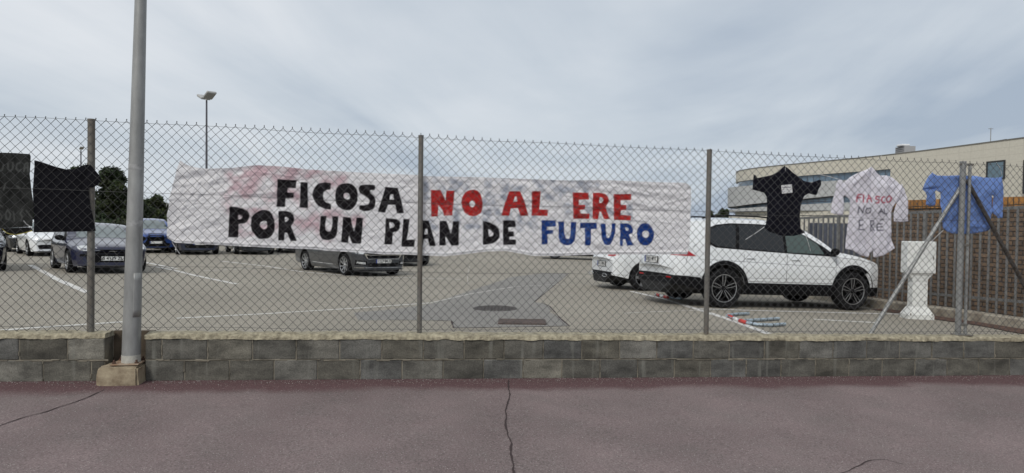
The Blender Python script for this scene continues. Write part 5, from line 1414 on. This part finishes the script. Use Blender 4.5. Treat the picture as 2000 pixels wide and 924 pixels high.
# leaf litter along the kerb
vs = []; fs = []
for i, t in enumerate(np.linspace(0.0, .72, 50)):
    p = pl(t); n = PLN * -1; w = .30 + .35 * float(vn(t * 30, 8)) * (1 - t)
    for d in (.16, .16 + w): x, y = p.x + n.x * d, p.y + n.y * d; vs.append((x, y, gz(x, y) + (.012 if d > .2 else .03)))
    if i: fs.append((2 * i - 2, 2 * i - 1, 2 * i + 1, 2 * i))
me = bpy.data.meshes.new('leaf_litter'); me.from_pydata(vs, [], fs); me.materials.append(mat('litter', (.10, .055, .04), .95, noise=.6, nscale=14)); me.update()
tag(link('leaf_litter', me), kind='structure')
def masonry(name, c1, c2, mortar, bw, bh, ms=.012, off=.5, noise=.3, bumpd=.012, squash=1.0, rough=.9):
    m = bpy.data.materials.new(name); m.use_nodes = True; nt = m.node_tree; N = nt.nodes; L = nt.links; b = N['Principled BSDF']; b.inputs['Roughness'].default_value = rough
    uv = N.new('ShaderNodeUVMap'); uv.uv_map = 'UVMap'
    nd = N.new('ShaderNodeTexNoise'); nd.inputs['Scale'].default_value = 6; L.new(uv.outputs[0], nd.inputs[0])
    vm = N.new('ShaderNodeVectorMath'); vm.operation = 'MULTIPLY_ADD'; L.new(nd.outputs['Color'], vm.inputs[0]); vm.inputs[1].default_value = (noise * .1,) * 3; L.new(uv.outputs[0], vm.inputs[2])
    t = N.new('ShaderNodeTexBrick'); L.new(vm.outputs[0], t.inputs[0]); t.inputs['Color1'].default_value = (*c1, 1); t.inputs['Color2'].default_value = (*c2, 1); t.inputs['Mortar'].default_value = (*mortar, 1)
    t.inputs['Scale'].default_value = 1; t.inputs['Brick Width'].default_value = bw; t.inputs['Row Height'].default_value = bh; t.inputs['Mortar Size'].default_value = ms; t.offset = off; t.inputs['Mortar Smooth'].default_value = .2
    n2 = N.new('ShaderNodeTexNoise'); n2.inputs['Scale'].default_value = 3.5; n2.inputs['Detail'].default_value = 6; L.new(uv.outputs[0], n2.inputs[0])
    r = N.new('ShaderNodeMapRange'); r.inputs[1].default_value = .3; r.inputs[2].default_value = .7; r.inputs[3].default_value = 1 - noise; r.inputs[4].default_value = 1 + noise * .6; L.new(n2.outputs[0], r.inputs[0])
    sc = N.new('ShaderNodeVectorMath'); sc.operation = 'SCALE'; L.new(t.outputs['Color'], sc.inputs[0]); L.new(r.outputs[0], sc.inputs[3]); L.new(sc.outputs[0], b.inputs['Base Color'])
    if bumpd:
        bp = N.new('ShaderNodeBump'); bp.inputs['Distance'].default_value = bumpd; bp.invert = True; L.new(t.outputs['Fac'], bp.inputs['Height']); L.new(bp.outputs[0], b.inputs['Normal'])
    return m
def uv_wall(name, path, zb, zt, m, parent=None, thick=.25, offs=None, back=True):
    """upright wall along plan path; the face on the left of the path carries UVs in metres"""
    me_v = []; uvs = []; fs = []; S0 = 0; P = [Vector((p[0], p[1])) for p in path]; N_ = []
    for i in range(len(P)):
        d = (P[min(i + 1, len(P) - 1)] - P[max(i - 1, 0)]).normalized(); N_.append(Vector((-d.y, d.x)))
    acc = [0.0]
    for a, b in zip(P[:-1], P[1:]): acc.append(acc[-1] + (b - a).length)
    fz = (lambda i, v: v[i] if isinstance(v, (list, tuple, np.ndarray)) else v)
    for i, p in enumerate(P):
        o = fz(i, offs) if offs is not None else 0.0
        f = p + N_[i] * o; bk = p + N_[i] * (o - thick); z0, z1 = fz(i, zb), fz(i, zt)
        me_v += [(f.x, f.y, z0), (f.x, f.y, z1), (bk.x, bk.y, z1), (bk.x, bk.y, z0)]
        uvs += [(acc[i], z0), (acc[i], z1), (acc[i], z1 + thick), (acc[i], z0 - thick)]
    for i in range(len(P) - 1):
        for j in range(4): fs.append((i * 4 + j, i * 4 + (j + 1) % 4, (i + 1) * 4 + (j + 1) % 4, (i + 1) * 4 + j))
    k = (len(P) - 1) * 4; fs += [(0, 3, 2, 1), (k, k + 1, k + 2, k + 3)]
    ctr = Vector((0, 0, 0))
    if parent is None: ctr = Vector((sum(v[0] for v in me_v) / len(me_v), sum(v[1] for v in me_v) / len(me_v), min(v[2] for v in me_v)))
    else: ctr = parent.location.copy()
    me = bpy.data.meshes.new(name); me.from_pydata([tuple(Vector(v) - ctr) for v in me_v], [], fs); me.materials.append(m)
    ul = me.uv_layers.new(name='UVMap')
    for pgn in me.polygons:
        for li in pgn.loop_indices: ul.data[li].uv = uvs[me.loops[li].vertex_index]
    bm = bmesh.new(); bm.from_mesh(me); bmesh.ops.recalc_face_normals(bm, faces=bm.faces); bm.to_mesh(me); bm.free(); me.update()
    o = link(name, me, parent)
    if parent is None: o.location = ctr
    return o
wroot = empty('brick_wall', (pl(.5).x + .98, pl(.5).y + .24, 0))
tag(wroot, 'brown stone block retaining wall with an orange soldier course on top, behind the palisade fence', 'wall')
bp_ = [(pl(t).x + PLN.x * 1.0, pl(t).y + PLN.y * 1.0) for t in (-.35, 0, .25, .5, .7, pl_y(15.7))]
M_bw = masonry('brown_split_stone', (.21, .14, .09), (.14, .095, .064), (.05, .037, .028), .19, .085, .012, noise=.45, bumpd=.02)
uv_wall('stone_face', bp_, -.6, 1.945, M_bw, wroot, .3)
uv_wall('soldier_course', bp_, 1.95, 2.13, masonry('orange_soldier', (.42, .20, .055), (.28, .125, .035), (.07, .045, .025), .105, .40, .010, off=0, noise=.3, bumpd=.01), wroot, .34, offs=.02)
# dark corrugated screen and pale rubble bags behind the left end of the palisade
sp = [(7.75, 17.6), (9.9, 18.4)]; a = Vector((7.55, 17.4)); b = Vector((10.2, 18.4)); path = []
for i in range(60):
    t = i / 59; path.append((a.x + (b.x - a.x) * t, a.y + (b.y - a.y) * t + .02 * (1 if (i // 2) % 2 else -1)))
o = uv_wall('metal_screen', path[::-1], -.5, 1.62, mat('slate_sheet', (.085, .095, .125), .55, .3, noise=.2, nscale=3), None, .03); tag(o, 'dark slate corrugated metal screen behind the left end of the palisade fence', 'screen')
o = uv_wall('boundary_wall', [(7.4, 18.2), (5.9, 24), (5.2, 30)], -.7, [1.30, 1.28, 1.25], mat('pale_render', (.30, .31, .32), .9, noise=.25, nscale=2), None, .2); tag(o, 'pale rendered boundary wall glimpsed past the windscreen of the white suv', 'wall')

# ------------------------------------------------------------------ office building
def building():
    kp = [(62.5, 44), (60.8, 60), (58.1, 77.5), (54.2, 98.2), (48.6, 113.5), (45.5, 121.5), (44.0, 128), (44.2, 135), (47.0, 142), (53, 148), (62, 151), (80, 152)]
    P = [kp[0]] + kp + [kp[-1]]; path = []
    for i in range(1, len(P) - 2):
        p0, p1, p2, p3 = [np.array(p, float) for p in P[i - 1:i + 3]]
        for k in range(10):
            t = k / 10; path.append(tuple(.5 * ((2 * p1) + (-p0 + p2) * t + (2 * p0 - 5 * p1 + 4 * p2 - p3) * t * t + (-p0 + 3 * p1 - 3 * p2 + p3) * t ** 3)))
    path.append(kp[-1]); path = [(float(a), float(b)) for a, b in path]
    root = empty('office_building', (62, 110, -1.5)); tag(root, 'long cream curved office building with ribbon windows beyond the car park', 'building')
    px_of = [1000 + FPX * x / y for x, y in path]
    isw = next(i for i, (x, y) in enumerate(path) if y > 97.0)      # where the ribbon windows begin
    near, far = path[:isw + 1], path[isw:]
    Mc = masonry('cream_panels', (.60, .57, .49), (.59, .56, .48), (.51, .48, .41), 1.8, .9, .03, off=0, noise=.07, bumpd=0)
    Mg = masonry('grey_panels', (.46, .47, .47), (.45, .46, .46), (.36, .36, .36), 2.4, 1.2, .03, off=0, noise=.06, bumpd=0)
    Mgl = masonry('ribbon_glass', (.15, .22, .29), (.11, .17, .24), (.012, .014, .018), 1.25, 2.6, .05, off=0, noise=.15, bumpd=0, rough=.08)
    Mdk = mat('dark_reveal', (.03, .03, .032), .8)
    T = 11.6
    uv_wall('near_wall', near, -3, T, Mc, root, .5)
    n = len(far); tt = np.array([(y - far[0][1]) for x, y in far])
    # how far each ring steps out towards the rounded end
    st = np.clip((np.array([p[1] for p in far]) - 108) / 22, 0, 1); out = (1.5 * st).tolist()
    b1 = (6.06 - 1.35 * st).tolist()
    uv_wall('parapet', far, 9.6, T, Mc, root, .5)
    uv_wall('ribbon_window', far, 8.45, 9.6, Mgl, root, .2, offs=-.35)
    uv_wall('spandrel', far, b1, 8.45, Mg, root, .5 , offs=(np.array(out)).tolist())
    uv_wall('window_head', far, [v - .16 for v in b1], [v - .01 for v in b1], Mdk, root, .4, offs=(np.array(out) * .9 - .05).tolist())
    uv_wall('ribbon_window', far, 3.4, 6.0, Mgl, root, .2, offs=-.4)
    uv_wall('spandrel', far, 3.75 - 0.0, [4.96 - .75 * s_ for s_ in st], Mg, root, .5, offs=(np.array(out) * .97).tolist())
    uv_wall('base_band', far, 3.0, 3.68, Mc, root, .4, offs=.0)
    uv_wall('base_band', far, .5, 2.9, Mc, root, .4, offs=(np.array(out) * .9 - .1).tolist())
    uv_wall('base_wall', far, -3, .5, Mg, root, .4)
    uv_wall('roof_edge', path, T + .005, T + .14, mat('roof_flashing', (.16, .155, .14), .7), root, .6, offs=.06)
    q = MB(); q.add([Vector((x + .4, y, T - .3)) - root.location for x, y in path] + [Vector((100, 152, T - .3)) - root.location, Vector((100, 44, T - .3)) - root.location], [tuple(range(len(path) + 2))]); q.build('roof', Mdk, root)
    # separate square windows in the plain wall
    for (x0, x1, yt, yb) in ((1924, 1960, 316, 352), (1996, 2030, 312, 378), (2075, 2120, 306, 350)):
        Y0 = 66.69 / ((x0 - 1000) / FPX + .105); Y1 = 66.69 / ((x1 - 1000) / FPX + .105)
        def on(px_):
            for (a, b) in zip(path[:-1], path[1:]):
                ua, ub = a[0] / a[1], b[0] / b[1]; u = (px_ - 1000) / FPX
                if (ua - u) * (ub - u) <= 0:
                    t = (u - ua) / (ub - ua + 1e-9); return Vector((a[0] + (b[0] - a[0]) * t, a[1] + (b[1] - a[1]) * t)), Vector((-(b[1] - a[1]), b[0] - a[0])).normalized()
        A, nA = on(x0); B, nB = on(x1); zt = 1.6 + (441 - yt) / FPX * A.y; zb = 1.6 + (441 - yb) / FPX * A.y
        fr = uv_wall('window', [A + nA * .05, B + nB * .05][::-1], zb, zt, Mdk, root, .1, offs=-.02) if False else None
        d = (B - A).normalized(); q = MB(); e_ = .16
        def quad(a2, b2, z0, z1, o0, o1):
            vs = []
            for pnt in (a2, b2):
                for z in (z0, z1):
                    for o in (o0, o1): vs.append(Vector((pnt.x + nA.x * o, pnt.y + nA.y * o, z)) - root.location)
            return vs, [(0, 1, 3, 2), (4, 6, 7, 5), (0, 4, 5, 1), (2, 3, 7, 6), (0, 2, 6, 4), (1, 5, 7, 3)]
        q.add(*quad(A, B, zt - e_, zt, -.1, .12)); q.add(*quad(A, B, zb, zb + e_, -.1, .12)); q.add(*quad(A, A + d * e_, zb + e_, zt - e_, -.1, .12)); q.add(*quad(B - d * e_, B, zb + e_, zt - e_, -.1, .12))
        w = q.build('window', Mdk, root); q = MB(); q.add(*quad(A + d * e_, B - d * e_, zb + e_, zt - e_, -.1, .05)); g_ = q.build('pane', mat('blue_pane', (.10, .17, .22), .08, spec=.8), w)
    # things on the roof
    p = at_depth(1752, 300, 101); x, y = p[0] + 1.2, 101
    q = MB(); q.box(Vector((x, y, T + .75)) - root.location, (1.6, 2.4, 1.5)); b_ = q.build('roof_unit', Mg, root)
    q = MB(); q.box(Vector((x - .5, y - .3, T + 1.66)) - root.location, (1.2, 1.5, .3), bev=.08); q.build('unit_cap', mat('white_cap', (.7, .71, .72), .5), b_)
    q = MB()
    for k in range(5): q.box(Vector((x - .81, y, T + .3 + k * .26)) - root.location, (.03, 2.1, .05))
    q.build('louvre', Mdk, b_)
    for (px_, yy, w_) in ((1790, 100, .9), (1840, 93, .7)):
        p = at_depth(px_, 300, yy); q = MB(); q.lathe([(.001, .35), (w_ * .7, .30), (w_, 0), (w_, -.2)], 12, c=Vector((p[0] + 1.2, yy, T + .25)) - root.location); q.build('roof_dome', mat('white_cap', (.7, .71, .72), .5), root, sm=50)
    q = MB(); q.tube([Vector((59.5, 95, T + .42)) - root.location, Vector((60.5, 84, T + .62)) - root.location], .07, 6); [q.tube([Vector((59.5 + i / 4, 95 - 11 * i / 4, T)) - root.location, Vector((59.5 + i / 4, 95 - 11 * i / 4, T + .5)) - root.location], .05, 5) for i in range(5)]; q.build('roof_rail', Mdk, root)
    p = at_depth(1918, 300, 84); q = MB(); q.tube([Vector((p[0] + 1, 84, T)) - root.location, Vector((p[0] + 1, 84, T + 2.0)) - root.location], .045, 6); q.tube([Vector((p[0] + .7, 84, T + 1.9)) - root.location, Vector((p[0] + 1.3, 84, T + 1.9)) - root.location], .03, 5); q.build('antenna', M_galv, root)
building()

# ------------------------------------------------------------------ car park lamps
def park_lamp(px, ytop, Y, label, r=.055, heads=True, yaw=-46):
    p = at_depth(px, ytop, Y); g = gz(p[0], Y)
    root = empty('car_park_lamp', (p[0], Y, g)); tag(root, label, 'lamp post')
    H = p[2] - g; q = MB(); q.tube([(0, 0, 0), (0, 0, H * .5), (0, 0, H)], [r * 1.25, r * 1.05, r * .8], 12); q.build('pole', mat('lamp_pole_grey', (.10, .10, .115), .6, .3), root, sm=50)
    Mh = mat('lamp_head_grey', (.36, .36, .35), .6); Ml = mat('lamp_lens', (.05, .05, .055), .3)
    for sgn in ((1, -1) if heads else (1,)):
        ya = math.radians(yaw if sgn == 1 else yaw + 180); R3 = Matrix.Rotation(ya, 3, 'Z') @ Matrix.Rotation(math.radians(-20), 3, 'Y')
        s_ = .72 if heads else .8
        q = MB(); T_ = Vector((0, 0, H)); q.box(T_ + R3 @ Vector((.12 + s_ / 2, 0, .06)), (s_, .50, .13), rot=R3, bev=.03); q.tube([T_ + Vector((0, 0, -.02)), T_ + R3 @ Vector((.16, 0, .04))], .035, 8); h = q.build('lamp_head', Mh, root)
        q = MB(); q.box(T_ + R3 @ Vector((.14 + s_ / 2, 0, .003)), (s_ * .82, .34, .012), rot=R3); q.build('lens', Ml, h)
park_lamp(403.5, 196, 37, 'twin headed lamp post rising behind the left part of the white banner')
park_lamp(158, 293, 95, 'slender far off lamp post above the black t-shirt', r=.09, heads=False)

# ------------------------------------------------------------------ trees and hedge
def leaf_mat(name, c, c2):
    m = bpy.data.materials.new(name); m.use_nodes = True; nt = m.node_tree; b = nt.nodes['Principled BSDF']; b.inputs['Roughness'].default_value = .7; b.inputs['Specular IOR Level'].default_value = .25
    a = nt.nodes.new('ShaderNodeAttribute'); a.attribute_name = 'Col'; nt.links.new(a.outputs['Color'], b.inputs['Base Color']); return m
M_leaf = leaf_mat('foliage', None, None); M_bark = mat('bark', (.09, .065, .045), .95, noise=.4, nscale=6)
def foliage(name, lobes, n, size, col, parent, seed, var=.35):
    rs = np.random.RandomState(seed); L = len(lobes); lo = np.array(lobes); w = lo[:, 3] ** 2; w /= w.sum()
    k = rs.choice(L, n, p=w); d = rs.normal(size=(n, 3)); d /= np.linalg.norm(d, axis=1, keepdims=True)
    rr = lo[k, 3] * (0.55 + .5 * rs.rand(n) ** .6); c = lo[k, :3] + d * rr[:, None] * np.array([1, 1, .85])
    c += rs.normal(size=(n, 3)) * size * .8
    u = rs.normal(size=(n, 3)); u /= np.linalg.norm(u, axis=1, keepdims=True); v = np.cross(u, rs.normal(size=(n, 3))); v /= np.linalg.norm(v, axis=1, keepdims=True)
    s = size * (.5 + rs.rand(n))[:, None]
    V = np.stack([c - u * s, c + v * s * .6, c + u * s, c - v * s * .6], 1).reshape(-1, 3); F = np.arange(n * 4).reshape(-1, 4)
    me = bpy.data.meshes.new(name); me.from_pydata(V.tolist(), [], F.tolist()); me.materials.append(M_leaf)
    tone = (1 + var * (rs.rand(L)[k] - .5) * 1.3 + var * (rs.rand(n) - .5)); hue = rs.rand(L)[k]
    cc = np.array(col)[None, :] * tone[:, None] * np.stack([1 + .25 * (hue - .5), np.ones(n), 1 - .3 * (hue - .5)], 1)
    set_col(me, np.repeat(cc, 4, axis=0)); me.update()
    return link(name, me, parent)
def tree(px, ytop, hw, Y, label, col=(.032, .045, .018), n=9000, size=.11, name='tree', conic=0.0, group='trees along the far side of the car park'):
    p = at_depth(px, ytop, Y); g = gz(p[0], min(Y, 90)) - .05; H = p[2] - g; R = hw / FPX * Y
    root = empty(name, (p[0], Y, g)); tag(root, label, 'tree', group)
    rs = random.Random(int(px * 7 + ytop)); lobes = []
    for i in range(44):
        z = rs.uniform(.2, .95); a = rs.uniform(0, 6.28); prof = (1 - conic * z) * math.sqrt(max(.05, 1 - ((z - .45) / .62) ** 2)); r = R * prof * rs.uniform(.25, .80)
        q = R * rs.uniform(.14, .34) * (1 - .35 * z); lobes.append((r * math.cos(a), r * math.sin(a), min(z * H, H - q * .8), q))
    lobes.append((0, 0, H - R * .28, R * .28)); lobes.append((0, 0, H * .45, R * .5))
    q = MB(); q.tube([(0, 0, -.1), (.05, 0, H * .3), (-.04, .05, H * .6), (0, 0, H * .85)], [R * .075 + .05, R * .06 + .03, R * .035 + .02, .02], 9)
    for i in range(6):
        l = lobes[i * 7]; q.tube([(0, 0, H * (.25 + .08 * i)), (l[0] * .5, l[1] * .5, (H * (.25 + .08 * i) + l[2]) / 2), l[:3]], [.06, .045, .015], 6)
    q.build('trunk', M_bark, root, sm=60)
    foliage('crown', lobes, int(n * 1.5), size * .85, col, root, int(px), .7)
tree(222, 327, 44, 48, 'tall dense dark evergreen between the black t-shirt and the lamp post', n=16000, conic=.15)
tree(168, 322, 34, 50, 'dark evergreen whose top peeps over the black t-shirt', n=11000)
tree(118, 345, 40, 52, 'dark tree hidden behind the black t-shirt', n=8000)
tree(45, 395, 50, 54, 'dark tree behind the faded black banner at the left edge', n=8000)
tree(272, 388, 34, 52, 'low dark tree just right of the lamp post', n=9000)
tree(308, 381, 30, 55, 'low greener tree against the left end of the white banner', col=(.045, .060, .022), n=9000)
tree(352, 398, 36, 54, 'dark tree hidden behind the left end of the white banner', n=7000)
for i, px in enumerate((470, 560, 690, 800, 930, 1040, 1170, 1260)):
    tree(px, 408 + (i * 37) % 9, 46, 64 + (i * 13) % 8, ['dark', 'broad', 'low', 'round', 'thin', 'shaggy', 'olive', 'small'][i] + ' tree screened by the white banner, number %s in the row from the left' % ('one two three four five six seven eight'.split()[i]), n=3500, size=.16)
tree(1386, 413, 12, 72, 'small dark tree showing just left of the rear roof of the white suv', n=3000, size=.13)
tree(1411, 409, 15, 74, 'small rounded tree in the gap left of the curved office building', n=3500, size=.13)
hd = empty('hedge', (-28, 44, gz(-28, 44))); tag(hd, 'long dark clipped hedge behind the far row of parked cars on the left', 'hedge')
lob = [(x + rnd.uniform(-.4, .4), rnd.uniform(-.4, .4), rnd.uniform(.3, 1.2), rnd.uniform(.6, .9)) for x in np.arange(-26, 20, .5)]
foliage('leaves', lob, 26000, .10, (.03, .042, .018), hd, 77, .45)

# ------------------------------------------------------------------ grit and small stones on the street
def grit():
    rs = np.random.RandomState(3); V = []; F = []
    def stone(s_, o, r):
        bm = rs.rand(6, 3) * .5 + .6; d = np.array([(1, 0, 0), (-1, 0, 0), (0, 1, 0), (0, -1, 0), (0, 0, 1), (0, 0, -1)], float)
        p = fw(s_, o, -.437 + r * .4); b = len(V)
        for k in range(6): q = d[k] * bm[k] * r; V.append((p.x + q[0], p.y + q[1], p.z + q[2] * .6))
        for f in ((0, 2, 4), (2, 1, 4), (1, 3, 4), (3, 0, 4), (2, 0, 5), (1, 2, 5), (3, 1, 5), (0, 3, 5)): F.append(tuple(b + i for i in f))
    for _ in range(2600): stone(rs.uniform(-7, 7), -.11 - abs(rs.normal()) * .10, rs.uniform(.0015, .006))
    for _ in range(1500): stone(rs.uniform(-6, 6), -rs.uniform(.15, 4.2), rs.uniform(.0015, .0045))
    me = bpy.data.meshes.new('grit'); me.from_pydata(V, [], F); me.materials.append(mat('grit_stone', (.34, .32, .29), .9)); me.update()
    c = rs.rand(len(V) // 6, 1) * .4 + .12; m = cloth_mat('grit_mix', .9, bump=0); me.materials.clear(); me.materials.append(m)
    set_col(me, np.repeat(np.concatenate([c, c * .95, c * .88], 1), 6, axis=0))
    tag(link('grit', me), 'pale grit and tiny stones scattered along the foot of the block wall', 'grit', kind='stuff')
grit()
